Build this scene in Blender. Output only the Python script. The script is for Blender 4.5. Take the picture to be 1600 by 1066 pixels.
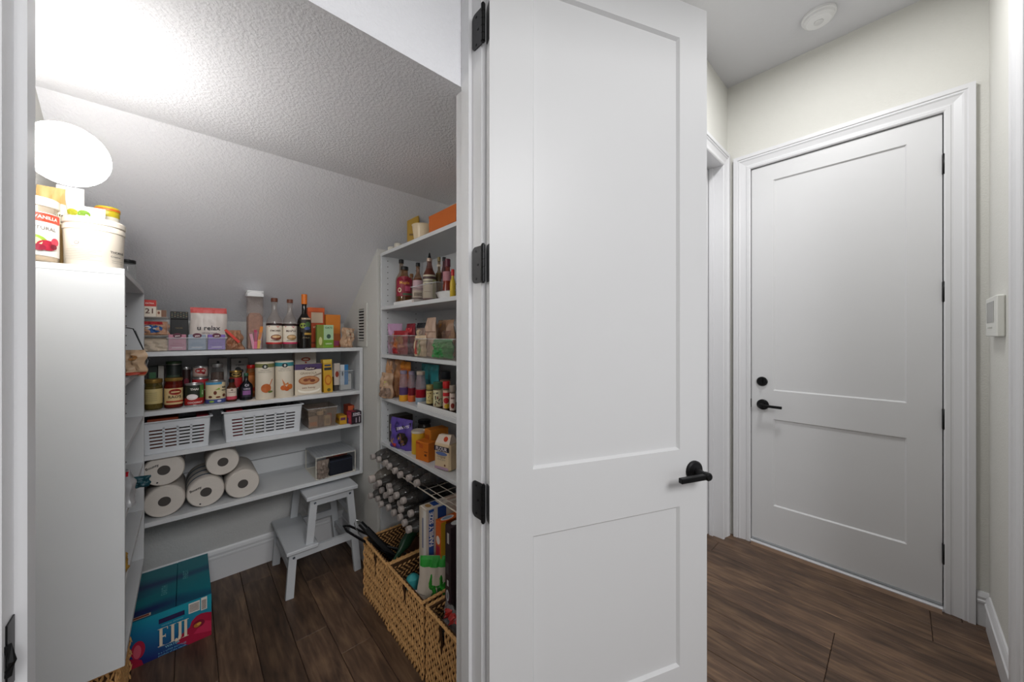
import bpy, bmesh, math, random
from math import sin, cos, pi, radians, sqrt
from mathutils import Vector, Matrix
random.seed(7)
R = random.Random(11)
for o in list(bpy.data.objects): bpy.data.objects.remove(o)
sc = bpy.context.scene
C = sc.collection

# ------------------------------------------------------------------ camera, world, lights
EYE = 1.35; F = 555.0; YAW = radians(42.5)
cam_d = bpy.data.cameras.new('camera'); cam = bpy.data.objects.new('camera', cam_d); C.objects.link(cam)
cam.location = (0, 0, EYE); cam.rotation_euler = (pi/2, 0, -YAW)
cam_d.sensor_width = 36; cam_d.lens = F/1600*36; cam_d.shift_y = -8/1600; cam_d.clip_start = 0.02
sc.camera = cam
sc.cycles.transparent_max_bounces = 32
sc.view_settings.view_transform = 'Standard'; sc.view_settings.look = 'None'
sc.view_settings.gamma = 1; sc.view_settings.use_curve_mapping = False
sc.view_settings.exposure = 0.8
w = bpy.data.worlds.new('world'); sc.world = w; w.use_nodes = True
w.node_tree.nodes['Background'].inputs[0].default_value = (0.97, 0.98, 1.0, 1)
w.node_tree.nodes['Background'].inputs[1].default_value = 0.26
def area(name, loc, rot, size, size_y, power, col=(1, 1, 1)):
    l = bpy.data.lights.new(name, 'AREA'); l.shape = 'RECTANGLE'; l.size = size; l.size_y = size_y
    l.energy = power; l.color = col
    o = bpy.data.objects.new(name, l); C.objects.link(o); o.location = loc; o.rotation_euler = rot
    return o
area('hall_fill', (0.2, -1.9, 2.75), (radians(52), 0, radians(-6)), 1.4, 0.9, 31)  # unseen fill light, added and tilted to brighten the door and pantry
area('hall_end_fill', (1.9, 0.25, 3.02), (0, 0, 0), 0.22, 0.22, 9)  # added light above the view, brightens the hall end
area('room_fill', (-1.9, -2.2, 1.7), (radians(88), 0, radians(-42)), 2.2, 1.8, 8)  # soft fill added behind the camera, with no window modelled
GLOBE_STRENGTH = 20.5   # the pantry globe's own light, used in its builder below

# ------------------------------------------------------------------ view geometry used to read sizes off the photo
def dirs(px):
    t = (px-800)/F
    return sin(YAW)+cos(YAW)*t, cos(YAW)-sin(YAW)*t
def PX(px, Y): a, b = dirs(px); return Y*a/b
def PY(px, X): a, b = dirs(px); return X*b/a
def ZY(px, py, Y): a, b = dirs(px); return EYE+(525-py)/F*Y/b
def ZX(px, py, X): a, b = dirs(px); return EYE+(525-py)/F*X/a

# ------------------------------------------------------------------ materials
def lin(h):
    if isinstance(h, (tuple, list)): return tuple(h)+(1,)
    v = [int(h[i:i+2], 16)/255 for i in (0, 2, 4)]
    return tuple((x/12.92 if x <= .04045 else ((x+.055)/1.055)**2.4) for x in v)+(1,)
_m = {}
def mat(hexc, rough=.5, metal=0, vary=.06, scale=18, bump=0, spec=.4):
    k = (hexc, rough, metal, vary, scale, bump, spec)
    if k in _m: return _m[k]
    m = bpy.data.materials.new('surface_'+str(hexc)); m.use_nodes = True; nt = m.node_tree
    b = nt.nodes['Principled BSDF']; b.inputs['Roughness'].default_value = rough
    b.inputs['Metallic'].default_value = metal; b.inputs['Specular IOR Level'].default_value = spec
    c = lin(hexc)
    tc = nt.nodes.new('ShaderNodeTexCoord'); n = nt.nodes.new('ShaderNodeTexNoise')
    n.inputs['Scale'].default_value = scale; n.inputs['Detail'].default_value = 3
    nt.links.new(tc.outputs['Object'], n.inputs['Vector'])
    mx = nt.nodes.new('ShaderNodeMix'); mx.data_type = 'RGBA'
    mx.inputs[6].default_value = tuple(x*(1-vary) for x in c[:3])+(1,)
    mx.inputs[7].default_value = tuple(min(1, x*(1+vary)) for x in c[:3])+(1,)
    nt.links.new(n.outputs['Fac'], mx.inputs[0]); nt.links.new(mx.outputs[2], b.inputs['Base Color'])
    if bump:
        bp = nt.nodes.new('ShaderNodeBump'); bp.inputs['Strength'].default_value = bump; bp.inputs['Distance'].default_value = .002
        nt.links.new(n.outputs['Fac'], bp.inputs['Height']); nt.links.new(bp.outputs[0], b.inputs['Normal'])
    _m[k] = m; return m
def clear(hexc='ffffff', dens=.12, rough=.05):
    """thin clear plastic or glass: mostly see-through with a glossy skin and a little body colour"""
    k = ('clear', hexc, dens, rough)
    if k in _m: return _m[k]
    m = bpy.data.materials.new('clear_'+hexc); m.use_nodes = True; nt = m.node_tree; nt.nodes.clear()
    out = nt.nodes.new('ShaderNodeOutputMaterial'); tr = nt.nodes.new('ShaderNodeBsdfTransparent')
    c = lin(hexc); tr.inputs[0].default_value = tuple(1-(1-x)*min(1, dens*1.1) for x in c[:3])+(1,)
    gl = nt.nodes.new('ShaderNodeBsdfGlossy'); gl.inputs['Roughness'].default_value = rough
    df = nt.nodes.new('ShaderNodeBsdfDiffuse'); df.inputs[0].default_value = c
    lw = nt.nodes.new('ShaderNodeLayerWeight'); lw.inputs[0].default_value = .5
    pw = nt.nodes.new('ShaderNodeMath'); pw.operation = 'POWER'; pw.inputs[1].default_value = 4; nt.links.new(lw.outputs['Facing'], pw.inputs[0])
    fr = nt.nodes.new('ShaderNodeMath'); fr.operation = 'MULTIPLY_ADD'; fr.inputs[1].default_value = .4; fr.inputs[2].default_value = .03; nt.links.new(pw.outputs[0], fr.inputs[0])
    a = nt.nodes.new('ShaderNodeMixShader'); a.inputs[0].default_value = dens*.6
    b = nt.nodes.new('ShaderNodeMixShader')
    nt.links.new(tr.outputs[0], a.inputs[1]); nt.links.new(df.outputs[0], a.inputs[2])
    nt.links.new(fr.outputs[0], b.inputs[0]); nt.links.new(a.outputs[0], b.inputs[1]); nt.links.new(gl.outputs[0], b.inputs[2])
    nt.links.new(b.outputs[0], out.inputs[0]); _m[k] = m; return m
def wall_mat(name, hexc, scale, strength, rough=.85, dist=.004):
    m = bpy.data.materials.new(name); m.use_nodes = True; nt = m.node_tree; b = nt.nodes['Principled BSDF']
    b.inputs['Roughness'].default_value = rough; b.inputs['Specular IOR Level'].default_value = .25
    tc = nt.nodes.new('ShaderNodeTexCoord')
    n = nt.nodes.new('ShaderNodeTexNoise'); n.inputs['Scale'].default_value = scale; n.inputs['Detail'].default_value = 2.5
    n.inputs['Roughness'].default_value = .55
    nt.links.new(tc.outputs['Object'], n.inputs['Vector'])
    rp = nt.nodes.new('ShaderNodeMapRange'); rp.inputs[1].default_value = .42; rp.inputs[2].default_value = .62
    nt.links.new(n.outputs['Fac'], rp.inputs[0])
    bp = nt.nodes.new('ShaderNodeBump'); bp.inputs['Strength'].default_value = strength; bp.inputs['Distance'].default_value = dist
    nt.links.new(rp.outputs[0], bp.inputs['Height']); nt.links.new(bp.outputs[0], b.inputs['Normal'])
    n2 = nt.nodes.new('ShaderNodeTexNoise'); n2.inputs['Scale'].default_value = 3
    nt.links.new(tc.outputs['Object'], n2.inputs['Vector'])
    mx = nt.nodes.new('ShaderNodeMix'); mx.data_type = 'RGBA'; c = lin(hexc)
    mx.inputs[6].default_value = tuple(x*.97 for x in c[:3])+(1,); mx.inputs[7].default_value = tuple(min(1, x*1.02) for x in c[:3])+(1,)
    nt.links.new(n2.outputs['Fac'], mx.inputs[0]); nt.links.new(mx.outputs[2], b.inputs['Base Color'])
    return m
M_texture = wall_mat('orange_peel_ceiling', 'e6e6ea', 110, .28)
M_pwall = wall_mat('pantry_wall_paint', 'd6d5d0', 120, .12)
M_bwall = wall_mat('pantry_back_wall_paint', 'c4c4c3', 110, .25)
M_hwall = wall_mat('hall_wall_paint', 'd9d8d2', 130, .15)
M_hceil = wall_mat('hall_ceiling_paint', 'd2d2d5', 90, .1)
M_trim = mat('dcdcde', .35, 0, .012, 6)
M_door = mat('d9d9da', .38, 0, .012, 5)
M_shelf = mat('d0d2d4', .45, 0, .02, 7)
M_black = mat('1d1d1e', .38, .6, .2, 60)
M_stool = mat('c6c9cd', .5, 0, .03, 9)

def wood_floor():
    m = bpy.data.materials.new('dark_hickory_planks'); m.use_nodes = True; nt = m.node_tree; b = nt.nodes['Principled BSDF']
    N = nt.nodes.new; L = nt.links.new
    oi = N('ShaderNodeObjectInfo'); tc = N('ShaderNodeTexCoord')
    add = N('ShaderNodeVectorMath'); add.operation = 'ADD'
    cmb = N('ShaderNodeCombineXYZ'); mul = N('ShaderNodeMath'); mul.operation = 'MULTIPLY'; mul.inputs[1].default_value = 37
    L(oi.outputs['Random'], mul.inputs[0]); L(mul.outputs[0], cmb.inputs[0]); L(mul.outputs[0], cmb.inputs[1]); L(mul.outputs[0], cmb.inputs[2])
    L(tc.outputs['Object'], add.inputs[0]); L(cmb.outputs[0], add.inputs[1])
    mp = N('ShaderNodeMapping'); mp.inputs['Scale'].default_value = (1, .12, 1); L(add.outputs[0], mp.inputs[0])
    g = N('ShaderNodeTexNoise'); g.inputs['Scale'].default_value = 55; g.inputs['Detail'].default_value = 6; g.inputs['Distortion'].default_value = .6
    L(mp.outputs[0], g.inputs['Vector'])
    mp2 = N('ShaderNodeMapping'); mp2.inputs['Scale'].default_value = (1, .3, 1); L(add.outputs[0], mp2.inputs[0])
    bl = N('ShaderNodeTexNoise'); bl.inputs['Scale'].default_value = 11; bl.inputs['Detail'].default_value = 3; bl.inputs['Distortion'].default_value = .8
    L(mp2.outputs[0], bl.inputs['Vector'])
    cr = N('ShaderNodeValToRGB'); e = cr.color_ramp.elements
    e[0].position = .3; e[0].color = lin('352a24'); e[1].position = .72; e[1].color = lin('80664f')
    x = e.new(.5); x.color = lin('5a4638')
    a = N('ShaderNodeMath'); a.operation = 'MULTIPLY_ADD'; a.inputs[1].default_value = .55; L(g.outputs['Fac'], a.inputs[0])
    c = N('ShaderNodeMath'); c.operation = 'MULTIPLY'; c.inputs[1].default_value = .45; L(bl.outputs['Fac'], c.inputs[0]); L(c.outputs[0], a.inputs[2])
    L(a.outputs[0], cr.inputs[0])
    hs = N('ShaderNodeHueSaturation'); L(cr.outputs[0], hs.inputs['Color'])
    v = N('ShaderNodeMapRange'); v.inputs[3].default_value = .72; v.inputs[4].default_value = 1.22; L(oi.outputs['Random'], v.inputs[0]); L(v.outputs[0], hs.inputs['Value'])
    L(hs.outputs[0], b.inputs['Base Color'])
    b.inputs['Roughness'].default_value = .42; b.inputs['Specular IOR Level'].default_value = .35
    bp = N('ShaderNodeBump'); bp.inputs['Strength'].default_value = .25; bp.inputs['Distance'].default_value = .0015
    L(a.outputs[0], bp.inputs['Height']); L(bp.outputs[0], b.inputs['Normal'])
    return m
M_floor = wood_floor()

# ------------------------------------------------------------------ mesh helpers
def T(x, y, z): return Matrix.Translation((x, y, z))
def RZ(a): return Matrix.Rotation(a, 4, 'Z')
def RX(a): return Matrix.Rotation(a, 4, 'X')
def RY(a): return Matrix.Rotation(a, 4, 'Y')
class MB:
    def __init__(s): s.v = []; s.f = []; s.mi = []; s.cur = 0; s.smooth = []
    def add(s, vs, fs, mtx=None, smooth=False):
        n = len(s.v)
        for p in vs: s.v.append(tuple(mtx @ Vector(p)) if mtx else tuple(p))
        for f in fs: s.f.append([i+n for i in f]); s.mi.append(s.cur); s.smooth.append(smooth)
        return s
    def box(s, x0, x1, y0, y1, z0, z1, mtx=None):
        if x0 > x1: x0, x1 = x1, x0
        if y0 > y1: y0, y1 = y1, y0
        if z0 > z1: z0, z1 = z1, z0
        return s.add([(x, y, z) for x in (x0, x1) for y in (y0, y1) for z in (z0, z1)],
                     [(0, 1, 3, 2), (4, 6, 7, 5), (0, 4, 5, 1), (2, 3, 7, 6), (0, 2, 6, 4), (1, 5, 7, 3)], mtx)
    def cbox(s, x0, x1, y0, y1, z0, z1, c, mtx=None):
        """box with chamfered edges"""
        vs = []; X = (x0, x1); Y = (y0, y1); Z = (z0, z1)
        for i in (0, 1):
            for j in (0, 1):
                for k in (0, 1):
                    sx, sy, sz = (1-2*i)*c, (1-2*j)*c, (1-2*k)*c
                    vs += [(X[i], Y[j]+sy, Z[k]+sz), (X[i]+sx, Y[j], Z[k]+sz), (X[i]+sx, Y[j]+sy, Z[k])]
        bm = bmesh.new()
        for v in vs: bm.verts.new(v)
        r = bmesh.ops.convex_hull(bm, input=bm.verts[:])
        bmesh.ops.dissolve_limit(bm, angle_limit=.01, verts=bm.verts[:], edges=bm.edges[:])
        bm.verts.index_update()
        s.add([v.co[:] for v in bm.verts], [[v.index for v in f.verts] for f in bm.faces], mtx); bm.free(); return s
    def prism(s, pts, h0, h1, axis='z', mtx=None):
        """polygon pts extruded along axis"""
        n = len(pts)
        def P(a, b, h): return {'z': (a, b, h), 'y': (a, h, b), 'x': (h, a, b)}[axis]
        vs = [P(a, b, h0) for a, b in pts]+[P(a, b, h1) for a, b in pts]
        fs = [list(range(n))[::-1], list(range(n, 2*n))]+[(i, (i+1) % n, n+(i+1) % n, n+i) for i in range(n)]
        return s.add(vs, fs, mtx)
    def lathe(s, prof, seg=20, mtx=None, sq=None, caps=True):
        vs = []; n = len(prof)
        for i in range(seg):
            a = 2*pi*i/seg
            k = 1
            if sq: k = 1/((abs(cos(a))**sq+abs(sin(a))**sq)**(1/sq))
            for r, z in prof: vs.append((r*k*cos(a), r*k*sin(a), z))
        fs = []
        for i in range(seg):
            j = (i+1) % seg
            for q in range(n-1): fs.append((i*n+q, j*n+q, j*n+q+1, i*n+q+1))
        if caps and prof[0][0] > 1e-5: fs.append([i*n for i in range(seg)][::-1])
        if caps and prof[-1][0] > 1e-5: fs.append([i*n+n-1 for i in range(seg)])
        return s.add(vs, fs, mtx, True)
    def tube(s, pts, r, seg=8, r2=None):
        pts = [Vector(p) for p in pts]; vs = []; up = Vector((0, 0, 1)); n = len(pts)
        for i, p in enumerate(pts):
            d = (pts[min(i+1, n-1)]-pts[max(i-1, 0)]).normalized()
            u = d.cross(up); u = u.normalized() if u.length > .05 else Vector((1, 0, 0))
            w_ = d.cross(u); rr = r if r2 is None else r+(r2-r)*i/(n-1)
            for k in range(seg):
                a = 2*pi*k/seg; vs.append(p+u*cos(a)*rr+w_*sin(a)*rr)
        fs = [(i*seg+k, i*seg+(k+1) % seg, (i+1)*seg+(k+1) % seg, (i+1)*seg+k) for i in range(n-1) for k in range(seg)]
        fs += [list(range(seg))[::-1], list(range((n-1)*seg, n*seg))]
        return s.add(vs, fs, None, True)
    def bar(s, a, b, w_, t, side=(0, 1, 0)):
        """flat bar from a to b, width w_ in the plane across side, thickness t along side"""
        a, b = Vector(a), Vector(b); d = (b-a).normalized(); sd = Vector(side).normalized(); u = d.cross(sd).normalized()
        vs = [p+u*i*w_/2+sd*j*t/2 for p in (a, b) for i in (-1, 1) for j in (-1, 1)]
        return s.add(vs, [(0, 2, 3, 1), (4, 5, 7, 6), (0, 1, 5, 4), (2, 6, 7, 3), (0, 4, 6, 2), (1, 3, 7, 5)])
    def build(s, name, mats, parent=None, fixn=True, auto=35):
        me = bpy.data.meshes.new(name); me.from_pydata(s.v, [], s.f)
        for m in (mats if isinstance(mats, (list, tuple)) else [mats]): me.materials.append(m)
        me.polygons.foreach_set('material_index', s.mi)
        me.polygons.foreach_set('use_smooth', s.smooth)
        if fixn:
            bm = bmesh.new(); bm.from_mesh(me); bmesh.ops.recalc_face_normals(bm, faces=bm.faces[:])
            for e in bm.edges:
                if len(e.link_faces) == 2 and e.calc_face_angle(0) > radians(auto): e.smooth = False
            bm.to_mesh(me); bm.free()
        o = bpy.data.objects.new(name, me); C.objects.link(o)
        if parent: o.parent = parent
        return o
def tag(o, label=None, cat=None, group=None, kind=None):
    if label: o['label'] = label
    if cat: o['category'] = cat
    if group: o['group'] = group
    if kind: o['kind'] = kind
    return o
def thing(name, label, cat, loc=(0, 0, 0), rz=0, group=None, kind=None):
    o = bpy.data.objects.new(name, None); o.empty_display_size = .05; C.objects.link(o)
    o.location = loc; o.rotation_euler = (0, 0, rz)
    return tag(o, label, cat, group, kind)
def copy_thing(root, loc, rz=None, label=None):
    c = root.copy(); C.objects.link(c); c.location = loc
    if rz is not None: c.rotation_euler = (0, 0, rz)
    if label: c['label'] = label
    for ch in list(root.children):
        d = ch.copy(); C.objects.link(d); d.parent = c
        for g in ch.children:
            e = g.copy(); C.objects.link(e); e.parent = d
    return c
def struct(name, mb, m, label=None, parent=None):
    o = mb.build(name, m, parent)
    if not parent: tag(o, label, None, None, 'structure')
    return o

# ------------------------------------------------------------------ prints: flat shapes and lettering laid on a face
_tx = {}
def text_mesh(s, bold=.0):
    k = (s, bold)
    if k not in _tx:
        cu = bpy.data.curves.new('lettering', 'FONT'); cu.body = s; cu.size = 1; cu.resolution_u = 2; cu.offset = bold
        ob = bpy.data.objects.new('lettering', cu); C.objects.link(ob)
        bpy.context.view_layer.update()
        dg = bpy.context.evaluated_depsgraph_get(); me = ob.evaluated_get(dg).to_mesh()
        vs = [(v.co.x, v.co.y) for v in me.vertices]; fs = [list(p.vertices) for p in me.polygons]
        ob.evaluated_get(dg).to_mesh_clear(); bpy.data.objects.remove(ob); bpy.data.curves.remove(cu)
        xs = [v[0] for v in vs]; ys = [v[1] for v in vs]
        _tx[k] = ([((x-(min(xs)+max(xs))/2), (y-(min(ys)+max(ys))/2)) for x, y in vs], fs, max(xs)-min(xs), max(ys)-min(ys))
    return _tx[k]
def build_print(specs, W, H, mapf, parent, name='printed_label', seg=8, rough=.45):
    """specs use u in -0.5..0.5 of W and v in 0..1 of H; mapf(u, v, lift) gives the point on the surface"""
    cols = []; mb = MB(); layer = 1
    for sp in specs:
        k = sp[0]; lift = .0005+.0003*layer; layer += 1
        col = sp[-1] if not isinstance(sp[-1], dict) else sp[-2]
        opt = sp[-1] if isinstance(sp[-1], dict) else {}
        if col not in cols: cols.append(col)
        mb.cur = cols.index(col)
        if k == 'r':
            u0, v0, u1, v1 = sp[1]*W, sp[2]*H, sp[3]*W, sp[4]*H
            n = max(1, int(seg*abs(sp[3]-sp[1])+.99))
            vs = []; fs = []
            nv = 3 if opt.get('bend') else 1
            for i in range(n+1):
                for j in range(nv+1): vs.append(mapf(u0+(u1-u0)*i/n, v0+(v1-v0)*j/nv, lift))
            for i in range(n):
                for j in range(nv): q = i*(nv+1)+j; fs.append((q, q+nv+1, q+nv+2, q+1))
            mb.add(vs, fs)
        elif k == 'e':
            cu, cv, ru, rv = sp[1]*W, sp[2]*H, sp[3]*W, sp[4]*H; n = 16
            vs = [mapf(cu, cv, lift)]+[mapf(cu+ru*cos(2*pi*i/n), cv+rv*sin(2*pi*i/n), lift) for i in range(n)]
            mb.add(vs, [(0, 1+i, 1+(i+1) % n) for i in range(n)])
        elif k == 'p':
            vs = [mapf(a*W, b*H, lift) for a, b in sp[1]]; mb.add(vs, [list(range(len(vs)))])
        elif k == 't':
            _, s, cu, cv, wf = sp[:5]
            tv, tf, tw, th = text_mesh(s, opt.get('bold', .015))
            rot = opt.get('rot', 0); sx = wf*(H if rot in (90, -90) else W)/tw; sy = sx*opt.get('hs', 1)
            a = radians(rot); vs = []
            for x, y in tv:
                x, y = x*sx, y*sy
                vs.append(mapf(cu*W+x*cos(a)-y*sin(a), cv*H+x*sin(a)+y*cos(a), lift))
            mb.add(vs, tf)
    if not mb.v: return None
    return mb.build(name, [mat(c, rough, 0, .03) for c in cols], parent, fixn=False)
def flat(y=0): return lambda u, v, l: (u, y-l, v)
def side(x=0, yc=0): return lambda u, v, l: (x-l, yc-u, v)     # on the face looking along -x
def topf(z=0, yc=0): return lambda u, v, l: (u, yc+v, z+l)
def cyl(r): return lambda u, v, l: ((r+l)*sin(u/r), -(r+l)*cos(u/r), v)
def cone_map(rf): return lambda u, v, l: ((rf(v)+l)*sin(u/rf(v)), -(rf(v)+l)*cos(u/rf(v)), v)

# ------------------------------------------------------------------ kinds of goods
def carton(name, label, loc, w_, d, h, col, front=(), left=(), topp=(), rz=0, group=None, cat='box', rough=.5, rx=0, ry=0):
    t = thing(name, label, cat, loc, rz, group)
    t.rotation_euler = (rx, ry, rz)
    m = MB(); m.cbox(-w_/2, w_/2, 0, d, 0, h, min(.0015, w_*.05)); m.build('carton', mat(col, rough), t)
    if front: build_print(front, w_, h, flat(0), t, 'front_print', 1)
    if left: build_print(left, d, h, side(-w_/2, d/2), t, 'side_print', 1)
    if topp: build_print(topp, w_, d, topf(h, 0), t, 'top_print', 1)
    return t
def can(name, label, loc, r, h, metal, lab, prints=(), v0=.06, v1=.94, rz=0, group=None, cat='can', lid=None, lidh=.012, seg=22):
    t = thing(name, label, cat, loc, rz, group)
    m = MB(); m.lathe([(r*.95, 0), (r, .003), (r, .006), (r*.97, .009), (r*.97, h-.009), (r, h-.006), (r, h-.002), (r*.96, h), (r*.93, h-.003), (0, h-.003)], seg)
    m.build('body', metal, t)
    m = MB(); m.lathe([(r*.99, h*v0), (r*.995, h*v0+.001), (r*.995, h*v1-.001), (r*.99, h*v1)], seg); m.build('paper_label', mat(lab, .5), t)
    if prints: build_print(prints, 2*r, h, cyl(r*.995), t)
    if lid:
        m = MB(); m.lathe([(r*1.02, h-lidh+.004), (r*1.03, h+.001), (r*.98, h+.004), (0, h+.004)], seg); m.build('lid', lid, t)
    return t
def jar(name, label, loc, r, h, glass, fill, lidm, lab=None, prints=(), l0=.12, l1=.68, rz=0, group=None, cat='jar', neck=.8, lidh=.016, seg=22):
    t = thing(name, label, cat, loc, rz, group); bh = h-lidh
    m = MB(); m.lathe([(r*.85, 0), (r*.97, .004), (r, .012), (r, bh*.78), (r*.96, bh*.86), (r*neck, bh*.95), (r*neck, bh)], seg)
    m.build('glass', glass, t)
    if fill:
        m = MB(); m.lathe([(r*.8, .004), (r*.93, .008), (r*.95, .02), (r*.95, bh*.78), (r*.9, bh*.84), (0, bh*.86)], seg); m.build('contents', fill, t)
    if lab:
        m = MB(); m.lathe([(r*1.005, h*l0), (r*1.01, h*l0+.001), (r*1.01, h*l1-.001), (r*1.005, h*l1)], seg); m.build('paper_label', mat(lab, .5), t)
    if prints: build_print(prints, 2*r, h, cyl(r*1.012), t)
    m = MB(); m.lathe([(r*neck*1.06, bh-.002), (r*neck*1.1, bh), (r*neck*1.1, h-.002), (r*neck*1.02, h), (0, h)], 26); m.build('lid', lidm, t)
    return t
def bottle(name, label, loc, r, h, prof, glass, capm, fill=None, fillh=.7, lab=None, prints=(), l0=.1, l1=.45, rz=0, group=None, cat='bottle', caph=.08, capr=1.15, seg=20):
    """prof: list of (r fraction, z fraction) from the base to the mouth"""
    t = thing(name, label, cat, loc, rz, group); bh = h*(1-caph)
    P = [(a*r, b*bh) for a, b in prof]
    m = MB(); m.lathe(P, seg); m.build('glass', glass, t)
    if fill:
        Q = [(a*.93, max(b, .004)) for a, b in P if b <= bh*fillh]; 
        z = bh*fillh; Q.append((Q[-1][0] if not len(P) > len(Q) else Q[-1][0]*.98, z)); Q.append((0, z))
        m = MB(); m.lathe(Q, seg); m.build('contents', fill, t)
    if lab:
        m = MB(); m.lathe([(r*1.005, h*l0), (r*1.012, h*l0+.001), (r*1.012, h*l1-.001), (r*1.005, h*l1)], seg); m.build('paper_label', mat(lab, .5), t)
    if prints: build_print(prints, 2*r, h, cyl(r*1.014), t)
    rn = P[-1][0]*capr
    m = MB(); m.lathe([(rn, bh*.985), (rn*1.02, bh+.002), (rn*1.02, h-.002), (rn*.9, h), (0, h)], 18); m.build('cap', capm, t)
    return t
ROUND = [(.85, 0), (.98, .015), (1, .04), (1, .55), (.92, .62), (.6, .73), (.38, .8), (.34, .9), (.36, .93), (.34, 1)]
WINE = [(.9, 0), (1, .015), (1, .58), (.93, .64), (.6, .72), (.36, .78), (.33, .97), (.37, .975), (.37, 1)]
SQUAT = [(.85, 0), (1, .03), (1, .62), (.85, .74), (.55, .86), (.5, .9), (.5, 1)]
SHAPED = [(.9, 0), (1, .02), (1, .3), (.86, .38), (.86, .5), (1, .62), (.95, .72), (.6, .86), (.5, .9), (.5, 1)]
def bag_surface(w_, h, t_, seed, pinch=.25, crush=.006, taper=0):
    rr = random.Random(seed); ph = [rr.uniform(0, 6) for _ in range(6)]
    def f(u, v, l, sgn=-1):
        a = max(-1, min(1, 2*u/w_)); b = max(0, min(1, v/h))
        prof = (1-abs(a)**3)**.5 if abs(a) < 1 else 0
        vert = (1-max(0, (b-.0))**4)**.7*(min(1, (b+.02)/.08))**.4
        th = t_/2*(prof*vert)
        wob = crush*(sin(a*9+b*7+ph[0])+sin(a*17-b*13+ph[1])*.6+sin(b*23+a*5+ph[2])*.5)*prof*min(1, vert+.2)
        x = u*(1-taper*b)+crush*sin(b*11+ph[3])*.7*(abs(a))
        return (x, sgn*(th+l+(wob if sgn < 0 else wob*.6)), v)
    return f
def bag(name, label, loc, w_, h, t_, col, prints=(), seed=1, rz=0, rx=0, ry=0, group=None, cat='bag', rough=.4, crush=.004, taper=0, m_=None, seal=None, nu=14, nv=16, kind=None):
    t = thing(name, label, cat, loc, rz, group); t.rotation_euler = (rx, ry, rz)
    f = bag_surface(w_, h, t_, seed, crush=crush, taper=taper); m = MB()
    for sg in (-1, 1):
        vs = [f((i/nu-.5)*w_, j/nv*h, 0, sg) for i in range(nu+1) for j in range(nv+1)]
        m.add(vs, [(i*(nv+1)+j, (i+1)*(nv+1)+j, (i+1)*(nv+1)+j+1, i*(nv+1)+j+1) for i in range(nu) for j in range(nv)], None, True)
    b0 = m.build('pouch', m_ or mat(col, rough, 0, .08, 30), t, auto=60)
    if prints: build_print([(sp[:-1]+(sp[-1], {'bend': 1}) if sp[0] == 'r' and not isinstance(sp[-1], dict) else sp) for sp in prints], w_, h, lambda u, v, l: f(u, v, l+.0012), t, 'printed_front', 12)
    if seal:
        q = MB(); q.box(-w_*.5*(1-taper), w_*.5*(1-taper), -.0015, .0015, h-.004, h+.012); q.build('seal_strip', mat(seal, .4), t)
    return t
def bin_clear(label, loc, w_, d, h, group=None, rz=0, m_=None, name='clear_bin', taper=.04, cat='bin', handle=False):
    t = thing(name, label, cat, loc, rz, group); m_ = m_ or clear('dfe3e6', .14)
    th = .003
    def q(x, y, z):
        k = 1-taper*(1-z/h); return (x*k, d/2+(y-d/2)*k, z)
    def slab(x0, x1, y0, y1, z0, z1):
        m.add([q(x, y, z) for x in (x0, x1) for y in (y0, y1) for z in (z0, z1)],
              [(0, 1, 3, 2), (4, 6, 7, 5), (0, 4, 5, 1), (2, 3, 7, 6), (0, 2, 6, 4), (1, 5, 7, 3)])
    m = MB(); slab(-w_/2, w_/2, 0, d, 0, th); slab(-w_/2, w_/2, 0, th, th, h); slab(-w_/2, w_/2, d-th, d, th, h)
    slab(-w_/2, -w_/2+th, th, d-th, th, h); slab(w_/2-th, w_/2, th, d-th, th, h); m.build('body', m_, t)
    m = MB()
    for x0, x1, y0, y1 in ((-w_/2-.003, w_/2+.003, -.004, 0), (-w_/2-.003, w_/2+.003, d, d+.004), (-w_/2-.004, -w_/2, 0, d), (w_/2, w_/2+.004, 0, d)):
        m.box(x0, x1, y0, y1, h-.004, h)
    m.build('rim', clear('eef0f2', .45), t)
    return t

# ================================================================== ROOM
XR, YB, ZC, YCR = .79, 2.56, 2.063, 1.663          # pantry right wall, back wall, flat ceiling, crease
def slope(y): return 3.234-.704*y
YW0, YW1 = .768, .8886                              # wall with the pantry opening
XL, XJ = -.172, .59                                 # opening sides
HX, HY, HZ = 2.74, .80, 3.05                        # hall end wall, hall side wall, hall ceiling
HB = -.28                                           # wall behind right

# floor with planks
fl = struct('floor', MB().box(-2.2, 2.95, -2.8, 2.75, -.04, -.006), mat('1a1410', .8), 'dark brown hardwood plank floor of hall and pantry')
PW = .13
plank_meshes = {}
def plank(x, y0, y1):
    L_ = round(y1-y0, 3)
    if L_ not in plank_meshes:
        m = MB(); m.cbox(-PW/2+.0008, PW/2-.0008, -L_/2+.0008, L_/2-.0008, -.006, .0, .0018)
        o = m.build('floor_plank', M_floor, fl); plank_meshes[L_] = o.data
    else:
        o = bpy.data.objects.new('floor_plank', plank_meshes[L_]); C.objects.link(o); o.parent = fl
    o.location = (x, (y0+y1)/2, 0)
k0 = -5
for k in range(k0, 21):
    x = .224+PW/2+PW*k
    ya, yb = (-1.2, 2.56) if x < .86 else ((-1.2, 1.99) if x < 1.1 else (-1.0, .95))
    y = ya-R.choice([.0, .2, .4, .6, .8])
    while y < yb:
        L_ = R.choice([.6, .9, 1.2])
        if y+L_ > ya: plank(x, y, min(y+L_, 2.7))
        y += L_

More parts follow.
